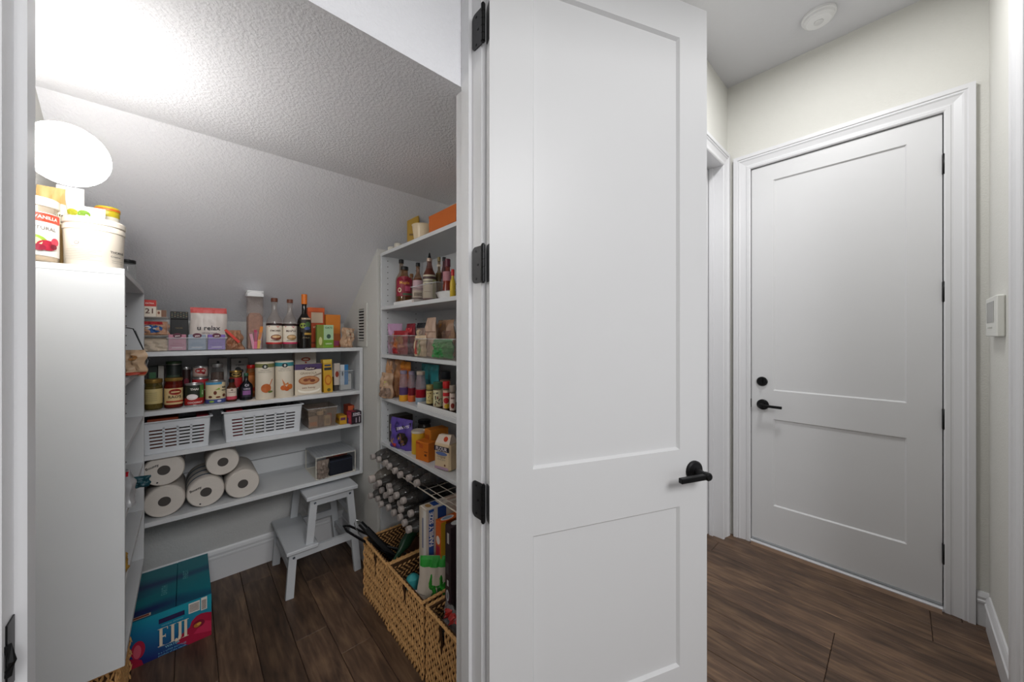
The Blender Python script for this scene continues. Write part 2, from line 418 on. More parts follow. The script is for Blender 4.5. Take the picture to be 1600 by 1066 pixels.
# walls
tw = .1
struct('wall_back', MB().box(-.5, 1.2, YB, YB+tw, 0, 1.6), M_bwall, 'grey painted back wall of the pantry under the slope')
struct('wall_right', MB().prism([(1.98, 0), (YB, 0), (YB, slope(YB)+.1), (1.98, slope(1.98)+.1)], XR, XR+.28, 'x').box(1.062, 1.16, YW1, 1.98, 0, 2.2), M_pwall, 'pale right wall of the pantry with a wall vent')
struct('wall_left', MB().prism([(1.62, 0), (YB, 0), (YB, slope(YB)+.1), (YCR, ZC+.05), (1.62, ZC+.05)], -.48, -.318, 'x').box(-.52, -.43, YW1, 1.62, 0, 2.2), M_pwall, 'left wall of the pantry behind the globe lamp')
m = MB(); m.prism([(.875, ZC), (YCR, ZC), (YB+.05, slope(YB+.05)), (YB+.05, slope(YB+.05)+.12), (YCR, ZC+.12), (.875, ZC+.12)], -.6, 1.3, 'x')
# the flat part sits behind the opening wall outside the opening
struct('ceiling_pantry', m, M_texture, 'textured sloped ceiling under the stairs')
struct('trim_1', MB().box(XL, XJ, .8486, .8748, ZC, 2.6), M_texture, 'textured bulkhead face above the low pantry ceiling')
m = MB(); m.box(-2.0, XL-.02, YW0, YW1, 0, HZ); m.box(XJ+.02, 1.30, YW0, YW1, 0, HZ); m.box(XL-.02, XJ+.02, YW0, YW1, 2.6, HZ)
struct('wall_front', m, M_hwall, 'hall wall with the pantry doorway')
# hall side wall with another doorway
m = MB(); m.box(1.30, 1.80, HY, HY+.12, 0, HZ); m.box(2.644, HX+.12, HY, HY+.12, 0, HZ); m.box(1.80, 2.644, HY, HY+.12, 2.50, HZ); m.box(1.28, 1.30, YW1, HY+.12, 0, HZ)
struct('wall_side', m, M_hwall, 'cream hall wall beside the far doorway')
m = MB(); m.box(HX, HX+.12, HB-.1, -.166, 0, HZ); m.box(HX, HX+.12, .680, HY+.0, 0, HZ); m.box(HX, HX+.12, -.166, .680, 2.466, HZ)
struct('wall_end', m, M_hwall, 'cream hall end wall around the closed white door')
m = MB(); m.box(2.0, HX+.12, HB-.12, HB, 0, HZ); m.box(-1.2, 2.0, HB-.12, HB, 2.62, HZ)
m.box(-1.2, -1.1, HB-.12, HB, 0, 2.62)
struct('wall_near', m, M_hwall, 'cream hall wall carrying the thermostat')
struct('ceiling', MB().box(-2.2, 2.95, -2.8, .92, HZ, HZ+.08), M_hceil, 'smooth pale ceiling of the hall')
struct('wall_behind', MB().box(-2.2, -2.1, -2.8, .8, 0, HZ), M_hwall, 'wall closing the room behind the camera')

# jamb boards of the pantry doorway with stop
def jamb(name, x0, x1, sgn, label):
    m = MB(); m.box(x0, x1, YW0, YW1, 0, 2.6)
    s0 = x1 if sgn > 0 else x0
    m.box(s0, s0+sgn*.011, YW0+.043, YW1-.042, 0, 2.6) 
    struct(name, m, M_trim, label)
jamb('trim_2', XJ+.0005, XJ+.0195, -1, 'white jamb at the hinge side of the pantry door')
jamb('trim_3', XL-.0195, XL-.0005, 1, 'white jamb at the strike side of the pantry doorway')
struct('trim_12', MB().prism([(XL-.006, YW0-.0005), (XL-.006, YW0-.010), (XL-.012, YW0-.014), (XL-.03, YW0-.014), (XL-.036, YW0-.011), (XL-.06, YW0-.018), (XL-.075, YW0-.024), (XL-.095, YW0-.024), (XL-.095, YW0-.0005)], 0, 2.7), M_trim, 'white casing at the left edge of the pantry doorway')
# strike plate
st = thing('strike_plate', 'black metal strike plate on the left jamb', 'strike plate', (XL-.0003, YW0+.025, .93))
MB().cbox(-.0002, .0016, -.014, .014, -.045, .045, .0006).build('plate', M_black, st)
m = MB(); m.tube([(.0016, -.014, -.02), (.006, -.018, 0), (.0016, -.014, .02)], .004, 6); m.build('lip', M_black, st)

# casings: molded profile swept along the door frame
def casing(name, origin, ux, n, w_open, h, wd=.095, label=None, left=True, right=True):
    """origin: floor point at the opening's left edge, ux: unit along the wall, n: unit out of the wall"""
    prof = [(0, 0), (0, .010), (.006, .014), (.020, .014), (.024, .011), (.030, .011), (.055, .016), (.062, .021), (.070, .019), (.074, .024), (wd, .024), (wd, 0)]
    O, U, N_ = Vector(origin), Vector(ux), Vector(n); Z = Vector((0, 0, 1)); mb = MB()
    path = []
    if left: path += [lambda a: O-U*a, ]
    secs = []
    if left: secs.append(lambda a, b: O-U*a+N_*b)
    secs.append(lambda a, b: O-U*a+N_*b+Z*(h+a)) if left else secs.append(lambda a, b: O+N_*b+Z*(h+a))
    secs.append(lambda a, b: O+U*(w_open+a)+N_*b+Z*(h+a))
    if right: secs.append(lambda a, b: O+U*(w_open+a)+N_*b)
    k = len(prof); vs = []
    for s_ in secs:
        vs += [s_(a, b) for a, b in prof]
    fs = [(i*k+q, i*k+(q+1) % k, (i+1)*k+(q+1) % k, (i+1)*k+q) for i in range(len(secs)-1) for q in range(k)]
    fs += [list(range(k)), list(range((len(secs)-1)*k, len(secs)*k))[::-1]]
    mb.add(vs, fs)
    return struct(name, mb, M_trim, label)
casing('trim_4', (HX, .662, 0), (0, -1, 0), (-1, 0, 0), .808, 2.447, label='molded white casing around the closed hall door')
casing('trim_5', (1.83, HY, 0), (1, 0, 0), (0, -1, 0), .794, 2.482, label='molded white casing of the doorway left of the hall door')
casing('trim_6', (2.0, HB, 0), (-1, 0, 0), (0, 1, 0), 3.0, 2.52, wd=.11, label='molded white casing at the right edge of the hall', right=False)
# lining boards inside the two hall doorways
m = MB(); m.box(2.6245, 2.644, HY, HY+.12, 0, 2.50); m.box(1.80, 1.8305, HY, HY+.12, 0, 2.50); m.box(1.8305, 2.6245, HY, HY+.12, 2.482, 2.50)
m.box(2.613, 2.6245, HY+.05, HY+.075, 0, 2.482)
struct('trim_7', m, M_trim, 'white jamb lining of the doorway left of the hall door')
m = MB(); m.box(HX-.001, HX+.12, .6622, .68, 0, 2.466); m.box(HX-.001, HX+.12, -.166, -.1462, 0, 2.466); m.box(HX-.001, HX+.12, -.1462, .6622, 2.4475, 2.466)
m.box(HX+.046, HX+.06, .650, .6622, 0, 2.447); m.box(HX+.046, HX+.06, -.1462, -.134, 0, 2.447)
struct('trim_8', m, M_trim, 'white jamb lining around the closed hall door')
struct('trim_9', MB().box(1.98, 1.9995, HB-.12, HB, 0, 2.52), M_trim, 'white jamb board at the right edge of the hall')
# threshold under the hall door
m = MB(); m.cbox(HX-.018, HX+.05, -.146, .662, .0, .018, .003); struct('trim_10', m, mat('dcdde0', .35, .1), 'pale metal threshold under the closed hall door')
# wood reducer strip in front of it
m2 = MB(); m2.add([(HX-.045, -.14, .0002), (HX-.0185, -.14, .0002), (HX-.0185, -.14, .010), (HX-.045, .655, .0002), (HX-.0185, .655, .0002), (HX-.0185, .655, .010)], [(0, 1, 2), (3, 5, 4), (0, 2, 5, 3), (0, 3, 4, 1), (1, 4, 5, 2)])
struct('trim_11', m2, mat('7c6350', .45, 0, .2, 30), 'brown wood strip along the door threshold')

def baseboard(name, a, b, n, label, h=.155):
    prof = [(0, 0), (.013, 0), (.013, h*.68), (.017, h*.70), (.017, h*.75), (.012, h*.78), (.015, h*.86), (.010, h*.95), (.006, h), (0, h)]
    A, B, N_ = Vector(a), Vector(b), Vector(n); vs = [P+N_*p+Vector((0, 0, z+.0005)) for P in (A, B) for p, z in prof]; k = len(prof)
    fs = [(q, (q+1) % k, k+(q+1) % k, k+q) for q in range(k)]+[list(range(k)), list(range(k, 2*k))[::-1]]
    struct(name, MB().add(vs, fs), M_trim, label)
baseboard('baseboard_back', (-.318, YB, 0), (XR, YB, 0), (0, -1, 0), 'white baseboard along the pantry back wall', .17)
baseboard('baseboard_right', (XR, YB-.016, 0), (XR, 1.985, 0), (-1, 0, 0), 'white baseboard on the pantry right wall', .17)
baseboard('baseboard_near', (2.70, HB, 0), (2.111, HB, 0), (0, 1, 0), 'white baseboard on the hall wall under the thermostat', .157)
baseboard('baseboard_end', (HX, -.244, 0), (HX, HB+.0, 0), (-1, 0, 0), 'short white baseboard in the hall corner', .157)
baseboard('baseboard_side', (2.725, HY, 0), (HX-.0, HY, 0), (0, -1, 0), 'sliver of white baseboard in the far hall corner', .157)

# ------------------------------------------------------------------ doors
def door_slab(W, H, th, panels, root):
    """stiles and rails as one frame, each panel recessed with a sloped sticking; visible face at y=0 looking -y"""
    m = MB(); xs0, xs1 = panels[0][0], panels[0][2]; rec = .009; bv = .007
    m.box(0, xs0, 0, th, 0, H); m.box(xs1, W, 0, th, 0, H)
    zz = [0]+[z for p in sorted(panels, key=lambda p: p[1]) for z in (p[1], p[3])]+[H]
    for i in range(0, len(zz), 2): m.box(xs0, xs1, 0, th, zz[i], zz[i+1])
    m.build('door_frame', M_door, root)
    for x0, z0, x1, z1 in panels:
        q = MB(); q.box(x0+.0, x1-.0, rec, th-rec, z0, z1)
        for y, s_ in ((0.0005, 1), (th-.0005, -1)):
            o_ = [(x0, y, z0), (x1, y, z0), (x1, y, z1), (x0, y, z1)]
            i_ = [(x0+bv, y+s_*(rec-.0003), z0+bv), (x1-bv, y+s_*(rec-.0003), z0+bv), (x1-bv, y+s_*(rec-.0003), z1-bv), (x0+bv, y+s_*(rec-.0003), z1-bv)]
            q.add(o_+i_, [(k, (k+1) % 4, 4+(k+1) % 4, 4+k) for k in range(4)])
        q.build('door_panel', M_door, root)
def lever(root, x, z, side_, dirn, y=0, label='black lever handle'):
    """rose on the face y, lever pointing dirn along x"""
    s_ = side_
    h = MB(); h.lathe([(.033, 0), (.033, .006), (.029, .010), (.012, .013), (.011, .045), (0, .045)], 24, T(x, y, z) @ RX(radians(90 if s_ < 0 else -90)))
    o = h.build('door_handle', M_black, root); tag(o, label)
    l = MB(); l.cbox(min(0, dirn*.108)-(.011 if dirn > 0 else 0), max(0, dirn*.108)+(.011 if dirn < 0 else 0), -.008, .008, -.009, .007, .002, T(x, y+s_*.052, z))
    l.lathe([(.011, 0), (.013, .004), (.013, .018), (.010, .022), (0, .022)], 16, T(x, y+s_*.042, z) @ RX(radians(90 if s_ < 0 else -90)))
    l.build('lever', M_black, o)
    return o
# closed hall door: local x runs along world -Y from the latch edge (y=.66), face looks -X
d1 = thing('door_1', 'closed white two-panel hall door with black lever and deadbolt', 'door', (HX+.003, .658, .022), radians(-90), None, 'structure')
door_slab(.80, 2.42, .042, [(.117, .250, .683, .800), (.117, .981, .683, 2.318)], d1)
lever(d1, .062, .886, -1, 1)
h = MB(); h.lathe([(.030, 0), (.030, .006), (.026, .012), (0, .012)], 24, T(.058, 0, 1.034) @ RX(radians(90))); h.box(-.004+.058, .004+.058, -.026, -.011, 1.018, 1.050)
tag(h.build('deadbolt', M_black, d1), 'round black deadbolt turn')
for z in (2.17, 1.545, .92, .26):
    h = MB(); h.tube([(.806, -.008, z-.05), (.806, -.008, z+.05)], .007, 10); h.tube([(.806, -.008, z-.054), (.806, -.008, z+.054)], .0045, 8); h.box(.7985, .8055, -.0015, .001, z-.048, z+.048)
    h.build('hinge', M_black, d1)
MB().box(.002, .798, -.003, .0, .001, .012).build('door_sweep', mat('a9adb0', .4), d1)
MB().box(-.0065, -.002, -.006, .008, .86, .915).build('strike_plate', M_black, d1)

# open pantry door: hinged at the right jamb, swung 157 degrees into the hall
PH = Vector((.592, .734, 0)); da = radians(-23)
d2 = thing('door_2', 'open white two-panel pantry door with black hinges', 'door', (PH.x, PH.y, .012), da, None, 'structure')
door_slab(.758, 2.43, .035, [(.124, .262, .642, .783), (.124, .968, .642, 2.308)], d2)
lever(d2, .700, .893, -1, -1)
h = MB(); h.cbox(.7575, .7590, .006, .029, .876, .936, .0005); h.build('latch_plate', M_black, d2)
def rounded_leaf(wd, hh, rad, n=5):
    pts = [(0, -hh/2), (0, hh/2)]
    for i in range(n+1): a = pi/2-pi/2*i/n; pts.append((wd-rad+rad*cos(a), hh/2-rad+rad*sin(a)))
    for i in range(n+1): a = -pi/2*i/n; pts.append((wd-rad+rad*cos(a), -hh/2+rad+rad*sin(a)))
    return pts
for z in (2.19, 1.545, .900, .26):
    # jamb leaf lies on the jamb face, barrel at the corner, the other leaf on the edge of the slab
    hg = thing('hinge', 'black butt hinge plate', None, (0, 0, 0)); hg.parent = d2
    mi = (Matrix.Translation((PH.x, PH.y, .012)) @ RZ(da)).inverted()
    q = MB(); pts = rounded_leaf(.044, .100, .014)
    q.add([tuple(mi @ Vector((XJ-.0022, YW0-.006+a, z+b))) for a, b in pts]+[tuple(mi @ Vector((XJ+.0002, YW0-.006+a, z+b))) for a, b in pts],
          [list(range(len(pts))), list(range(len(pts), 2*len(pts)))[::-1]]+[(i, (i+1) % len(pts), len(pts)+(i+1) % len(pts), len(pts)+i) for i in range(len(pts))])
    for dz in (-.038, 0, .038):
        c = mi @ Vector((XJ-.0022, YW0+.024, z+dz)); 
    q.build('jamb_leaf', mat('3c3c3d', .45, .6, .2, 60), hg)
    s_ = MB()
    for dz, dy in ((-.038, .026), (0, .018), (.038, .026)):
        s_.lathe([(.0035, 0), (.0035, .001), (0, .0014)], 10, mi @ T(XJ-.0021, YW0+dy-.006, z+dz) @ RY(radians(-90)))
    s_.build('screws', M_black, hg)
    c = mi @ Vector((XJ-.004, YW0-.014, z)); q = MB()
    for k in range(5): q.tube([(c.x, c.y, c.z-.050+k*.020+.0006), (c.x, c.y, c.z-.050+(k+1)*.020-.0006)], .0062, 10)
    q.tube([(c.x, c.y, c.z-.053), (c.x, c.y, c.z+.053)], .0042, 8)
    q.build('barrel', M_black, hg)
    q = MB(); q.prism([(b*1.0, a) for a, b in []], 0, 1) if False else None
    q.add([(-.0012, .002+a*.62, z-.012+b) for a, b in pts]+[(.0004, .002+a*.62, z-.012+b) for a, b in pts],
          [list(range(len(pts))), list(range(len(pts), 2*len(pts)))[::-1]]+[(i, (i+1) % len(pts), len(pts)+(i+1) % len(pts), len(pts)+i) for i in range(len(pts))])
    q.build('door_leaf', mat('3c3c3d', .45, .6, .2, 60), hg)

# closed door slab inside the far-left hall doorway is set back out of view; a plain white door closes it
d3 = thing('door_3', 'white door mostly hidden behind the open pantry door', 'door', (1.832, HY+.078, .01), 0, None, 'structure')
door_slab(.778, 2.465, .035, [(.11, .26, .67, .80), (.11, .98, .67, 2.34)], d3)

# thermostat and smoke detector
t = thing('thermostat', 'white wall thermostat with a grey screen on the right hall wall', 'thermostat', (2.48, HB+.0005, 1.43), pi)
MB().cbox(-.125, .125, -.022, 0, -.083, .083, .004).build('housing', mat('dcdcd6', .4, 0, .02), t)
MB().box(-.095, .07, -.0230, -.0215, -.025, .062).build('screen', mat('9b9b97', .25, 0, .05), t)
for k in range(4): m = MB(); m.lathe([(.004, 0), (.004, .002), (0, .002)], 10, T(-.06+.03*k, -.022, -.045) @ RX(radians(90))); m.build('button', mat('c4c4bf', .4), t)
t = thing('smoke_detector', 'round white smoke detector on the hall ceiling', 'smoke detector', (PX(1286, .275)*0+2.47, .29, HZ))
m = MB(); m.lathe([(.072, 0), (.072, -.012), (.066, -.016), (.064, -.026), (.052, -.036), (0, -.037)], 32); m.build('housing', mat('e0e0e0', .4, 0, .02), t)
m = MB(); m.lathe([(.020, -.0365), (.020, -.040), (0, -.041)], 20); m.build('test_button', mat('cfcfcf', .4), t)

# ================================================================== PANTRY FIXTURES
# globe lamp on the recessed left wall
LP = Vector((-.2055, 1.32, 1.775)); LR = .0692
lt = thing('globe_lamp', 'glowing white glass globe lamp on the left pantry wall', 'lamp', LP)
M_glow = bpy.data.materials.new('glowing_opal_glass'); M_glow.use_nodes = True
nt = M_glow.node_tree; b = nt.nodes['Principled BSDF']; b.inputs['Base Color'].default_value = (.9, .9, .9, 1)
b.inputs['Emission Color'].default_value = (1, .98, .95, 1); b.inputs['Emission Strength'].default_value = GLOBE_STRENGTH
m = MB(); m.lathe([(.0001, -LR)]+[(LR*cos(a), LR*sin(a)) for a in [radians(-80+10*i) for i in range(17)]]+[(.0001, LR)], 36)
g = m.build('glass_globe', M_glow, lt); g.visible_shadow = True
m = MB(); m.lathe([(.045, 0), (.045, .02), (.034, .028), (.03, .075), (0, .075)], 24, T(-.2240, 0, 0) @ RY(radians(90))); m.build('wall_mount', mat('d8d8d8', .4), lt)
m = MB(); m.tube([(-.152, 0, 0), (-.064, 0, 0)], .020, 16); m.build('collar', mat('b9b9bb', .3, .8), lt)
# wall vent
t = thing('wall_vent', 'white louvred wall vent above the back shelves', 'vent', (XR-.0005, 2.213, 1.285), radians(-90))
m = MB(); W_, H_ = .185, .262
m.cbox(-W_/2, -W_/2+.045, -.008, 0, 0, H_, .002); m.cbox(W_/2-.045, W_/2, -.008, 0, 0, H_, .002); m.box(-W_/2+.04, W_/2-.04, -.0078, 0, 0.002, .034); m.box(-W_/2+.04, W_/2-.04, -.0078, 0, H_-.034, H_-.002)
m.build('vent_frame', mat('cfcec8', .45, 0, .02), t)
MB().box(-.05, .05, -.002, -.0004, .03, .232).build('duct_opening', mat('2b2b2b', .8), t)
for k in range(11):
    m = MB(); m.box(-.048, .048, -.0065, -.0055, -.0062, .0062, T(0, 0, .042+k*.0178) @ T(0, -.006, 0) @ RX(radians(-38)) @ T(0, .006, 0)); m.build('slat', mat('c4c3bd', .45, 0, .02), t)

# ------------------------------------------------------------------ back shelving unit
YS = 2.19; XU0, XU1 = -.29, .785; ZS = [1.280, 1.0215, .8313, .542]; ST = .020
bs = thing('wall_shelves', 'white four-tier shelving across the pantry back wall', 'shelves', (0, YS, ZS[3]-ST))
def sub(m, name, matl, parent, label=None):
    o = m.build(name, matl, parent); 
    if label: o['label'] = label
    return o
z0 = ZS[3]-ST
for z in ZS: sub(MB().cbox(XU0+.018, XU1-.018 if z < 1.2 else XU1, 0, .352 if z < 1.2 else .352, z-z0-ST, z-z0, .0012), 'shelf', M_shelf, bs)
sub(MB().cbox(XU1-.018, XU1, 0, .355, 0, ZS[0]-z0-ST, .001), 'side_panel', M_shelf, bs)
sub(MB().cbox(XU0, XU0+.018, 0, .355, 0, ZS[0]-z0-ST, .001), 'side_panel', M_shelf, bs)
sub(MB().cbox(XU0+.018, XU1-.018, .335, .352, .0205, .105, .001), 'back_rail', M_shelf, bs)
for x, zz in ((.27, .125),):
    sub(MB().box(XU0+.018, XU1-.018, .353, .357, .106, ZS[0]-z0-ST), 'back_board', M_shelf, bs)

# ------------------------------------------------------------------ left unit, seen end on
LX0, LX1, LY0, LY1, LZ0, LZ1 = -.312, -.132, 1.52, 2.165, .391, 1.545
ls = thing('end_on_cabinet', 'tall white open shelf cabinet seen end-on at the left', 'cabinet', (LX0, LY0, LZ0))
W_, D_, H_ = LX1-LX0, LY1-LY0, LZ1-LZ0
sub(MB().cbox(0, W_, 0, .018, 0, H_-.018, .001), 'side_panel', M_shelf, ls)
sub(MB().cbox(0, W_, D_-.018, D_, 0, H_-.018, .001), 'side_panel', M_shelf, ls)
sub(MB().cbox(0, W_, 0, D_, H_-.018, H_, .001), 'top_board', M_shelf, ls)
sub(MB().box(.001, .006, .018, D_-.018, 0.0, H_-.018), 'back_board', M_shelf, ls)
for z in (1.218, 1.014, .82, .62): sub(MB().cbox(.006, W_-.002, .018, D_-.018, z-.018-LZ0, z-LZ0, .001), 'shelf', M_shelf, ls)
sub(MB().cbox(.006, W_, .018, D_-.018, .006, .024, .001), 'bottom_board', M_shelf, ls)
m = MB()
for x in (.128,):
    for k in range(26): 
        z = .08+k*.040
        if z < H_-.04: m.lathe([(.0028, 0), (.0028, .0006), (0, .0006)], 8, T(x, D_-.018, z) @ RX(radians(90)))
o = m.build('peg_holes', mat('2c2c2c', .8), ls); o['kind'] = 'stuff'

# ------------------------------------------------------------------ right unit in the recess
RX0, RX1, RY0, RY1, RT = .795, 1.052, 1.0, 1.953, 1.809
rs = thing('tall_shelf_unit', 'tall white open shelf unit in the right recess', 'shelves', (RX0, RY0, 0))
W_, D_ = RX1-RX0, RY1-RY0; RS = [1.809, 1.511, 1.248, 1.015, .766, .485]; LOWY = 1.394-RY0
sub(MB().cbox(0, W_, 0, .018, 0.001, RT-.018, .001), 'side_panel', M_shelf, rs)
sub(MB().cbox(0, W_, D_-.018, D_, 0.001, RT-.018, .001), 'side_panel', M_shelf, rs)
for i, z in enumerate(RS): sub(MB().cbox(0, W_, 0 if i == 0 else (.018 if i < 5 else LOWY), D_ if i == 0 else D_-.018, z-.018, z, .001), 'top_board' if i == 0 else 'shelf', M_shelf, rs)
sub(MB().box(W_-.004, W_+.003, .018, .455, .485, RT-.018), 'back_board', M_shelf, rs)
sub(MB().box(W_-.004, W_+.003, .457, D_-.018, .485, RT-.018), 'back_board', M_shelf, rs)
m = MB()
for x in (.035, W_-.05):
    for k in range(40):
        z = .52+k*.032
        if z < RT-.03: m.lathe([(.0028, 0), (.0028, .0006), (0, .0006)], 8, T(x, D_-.018, z) @ RX(radians(90)))
o = m.build('peg_holes', mat('3a3a3a', .8), rs); o['kind'] = 'stuff'

# ------------------------------------------------------------------ step stool
ss = thing('step_stool', 'grey-white wooden two-step stool under the back shelves', 'stool', (0, 0, 0))
zt, zs_ = .503, .250
sub(MB().cbox(.462, .722, 2.085, 2.520, zt-.022, zt, .004), 'top_step', M_stool, ss)
sub(MB().cbox(.372, .520, 2.085, 2.520, zs_-.020, zs_, .004), 'lower_step', M_stool, ss)
for y, in ((2.118,), (2.490,)):
    for a, b_, w_ in (((.389, y, .001), (.405, y, zs_-.020), .036), ((.478, y, zs_-.02), (.502, y, zt-.022), .036), ((.728, y, .001), (.683, y, zt-.022), .036)):
        m = MB(); m.bar(a, b_, w_, .022, (0, 1, 0)); sub(m, 'leg', M_stool, ss)
    sub(MB().box(.515, .675, y-.009, y+.009, zt-.062, zt-.022), 'apron', M_stool, ss)
    sub(MB().box(.400, .702, y-.0105, y+.0105, zs_-.058, zs_-.0205), 'side_rail', M_stool, ss)
sub(MB().box(.690, .712, 2.129, 2.479, .33, .365), 'stretcher', M_stool, ss)
sub(MB().box(.706, .724, 2.129, 2.479, .115, .150), 'stretcher', M_stool, ss)
sub(MB().box(.388, .403, 2.129, 2.479, .13, .165), 'stretcher', M_stool, ss)
for x, z in ((.408, .205), (.506, .457), (.684, .457)): m = MB(); m.lathe([(.0065, 0), (.0055, .002), (.003, .0025), (.0, .001)], 14, T(x, 2.107, z) @ RX(radians(90))); m.build('bolt', mat('6d7580', .25, .9), ss)

# ------------------------------------------------------------------ woven baskets
def woven(label, x0, x1, y0, y1, h, seed, notch=True, name='woven_basket'):
    t = thing(name, label, 'basket', (x0, y0, .0008), 0, 'woven seagrass baskets on the floor'); rr = random.Random(seed)
    W_, D_ = x1-x0, y1-y0; th = .008
    mc = mat('dda66c', .6, 0, .5, 130); mi = mat('4c3119', .85, 0, .3, 120)  # second colour, for the inner walls, paints the shade between the strands
    # liner walls with a triangular hand notch in the side that looks into the pantry
    m = MB(); m.box(.004, W_-.004, .004, D_-.004, 0, .01); m.box(.004, W_-.004, .006, .006+th, .01, h-.004); m.box(.004, W_-.004, D_-.006-th, D_-.006, .01, h-.004)
    m.box(W_-.006-th, W_-.006, .014, D_-.014, .01, h-.004)
    nw, nh, nt_ = .026, .105, h-.014; yc = D_*.5
    for pts in ([(.014, .01), (D_-.014, .01), (D_-.014, nt_-nh), (.014, nt_-nh)], [(.014, nt_-nh), (yc, nt_-nh), (yc-nw, nt_), (.014, nt_)], [(D_-.014, nt_-nh), (yc, nt_-nh), (yc+nw, nt_), (D_-.014, nt_)], [(.014, nt_), (D_-.014, nt_), (D_-.014, h-.004), (.014, h-.004)]):
        m.prism(pts, .006, .006+th, 'x')
    sub(m, 'dark_backing', mi, t)
    # strands: slanted bead pairs in staggered columns
    m = MB(); bead = []
    n6 = 5
    def strand(P, U, Z_, N_, L_, r, tilt):
        """short tapered bead at P, long axis Z_ tilted along U, bulging along N_"""
        ax = (Z_+U*tilt).normalized(); s_ = ax.cross(N_).normalized(); vs = [P-ax*L_/2]
        for q in range(n6): a = 2*pi*q/n6; vs.append(P+s_*cos(a)*r+N_*sin(a)*r*.9)
        vs.append(P+ax*L_/2)
        fs = [(0, 1+(q+1) % n6, 1+q) for q in range(n6)]+[(n6+1, 1+q, 1+(q+1) % n6) for q in range(n6)]
        m.add(vs, fs, None, True)
    Zv = Vector((0, 0, 1)); pitch = .0115; row = .025
    for O, U, N_, L_ in ((Vector((0, 0, 0)), Vector((1, 0, 0)), Vector((0, -1, 0)), W_), (Vector((0, D_, 0)), Vector((1, 0, 0)), Vector((0, 1, 0)), W_),
                         (Vector((0, 0, 0)), Vector((0, 1, 0)), Vector((-1, 0, 0)), D_), (Vector((W_, 0, 0)), Vector((0, 1, 0)), Vector((1, 0, 0)), D_)):
        cols_ = int(L_/pitch)
        for ci in range(cols_+1):
            for ri in range(int((h-.012)/row)+1):
                u = (ci+.0)*L_/cols_; z = .010+row*(ri+(.5 if ci % 2 else 0))
                if z > h-.008: continue
                if N_.x < -.5:
                    dz = z-(nt_-nh)
                    if 0 < dz < nh and abs(u-yc) < nw*dz/nh-.001: continue
                tl = (.30 if ri % 2 else -.30)+rr.uniform(-.12, .12)
                strand(O+U*u+N_*(-.0035+rr.uniform(-.0008, .0012))+Zv*(z+rr.uniform(-.002, .002)), U, Zv, N_, row*1.7, .0046+rr.uniform(-.0008, .0008), tl)
                if abs(N_.y) > .5 or N_.x > .5:      # the inside faces that show above the contents
                    if z > h*.40 and ri % 1 == 0 and u > .012 and u < L_-.012: strand(O+U*u+N_*(-.0155)+Zv*z, Zv, U, -N_, pitch*1.9, .0046, .5 if ri % 2 else -.5)
    o = sub(m, 'weave', mc, t); o['kind'] = 'stuff'
    m = MB(); z = h-.002
    for a, b_ in (((0, 0), (W_, 0)), ((W_, 0), (W_, D_)), ((W_, D_), (0, D_)), ((0, D_), (0, 0))):
        n = 26
        for s_ in (0, pi):
            m.tube([(a[0]+(b_[0]-a[0])*i/n+(.0028*cos(i*1.5+s_) if a[0] == b_[0] else 0), a[1]+(b_[1]-a[1])*i/n+(.0028*cos(i*1.5+s_) if a[1] == b_[1] else 0), z+.0028*sin(i*1.5+s_)) for i in range(n+1)], .0042, 6)
    sub(m, 'braided_rim', mc, t)
    return t
woven('woven basket at the back of the row, holding black folded gear', .682, .975, 1.600, 1.885, .295, 1)
woven('woven basket in the middle of the row, holding upright boxes and a green bag', .680, .975, 1.262, 1.578, .305, 2)
woven('woven basket nearest the doorway, cut by the white jamb', .686, .975, 1.025, 1.240, .300, 3)
woven('woven basket standing under the end-on cabinet at the left', -.308, -.165, 1.72, 2.05, .27, 4)

# ================================================================== GOODS
GOLD = mat('b08d4a', .3, .7, .08); TIN = mat('b4b4b4', .3, .8, .05); DARK = mat('17181a', .4, .1, .1); WHITE = mat('dedede', .4, 0, .02)
REDP = mat('c3201c', .35, 0, .05); AMB = clear('6e3a18', .45); GLS = clear('dfe6e4', .1); PLAS = clear('e6e8ea', .12)
def bk(z, l, r, top, Y):
    x0, x1 = PX(l, Y), PX(r, Y); return (x0+x1)/2, x1-x0, ZY((l+r)/2, top, Y)-z
def rt(z, l, r, top, X):
    y0, y1 = PY(l, X), PY(r, X); return (y0+y1)/2, y0-y1, ZX((l+r)/2, top, X)-z
def rc(z, l, r, top, X):
    a0, a1 = math.atan((l-800)/F), math.atan((r-800)/F); am = (a0+a1)/2; px = 800+F*math.tan(am)
    y = PY(px, X); D = sqrt(X*X+y*y); return y, 2*D*sin((a1-a0)/2), ZX(px, top, X)-z
def face_cam(x, y): return -math.atan2(x, y)
def cart_b(name, label, z, l, r, top, Y, d, col, **k):
    x, w_, h = bk(z, l, r, top, Y); return carton(name, label, (x, Y, z+.0004), w_, d, h, col, **k)
def cart_r(name, label, z, l, r, top, X, d, col, **k):
    y, w_, h = rt(z, l, r, top, X); return carton(name, label, (X, y, z+.0004), w_, d, h, col, rz=k.pop('rz', -pi/2), **k)

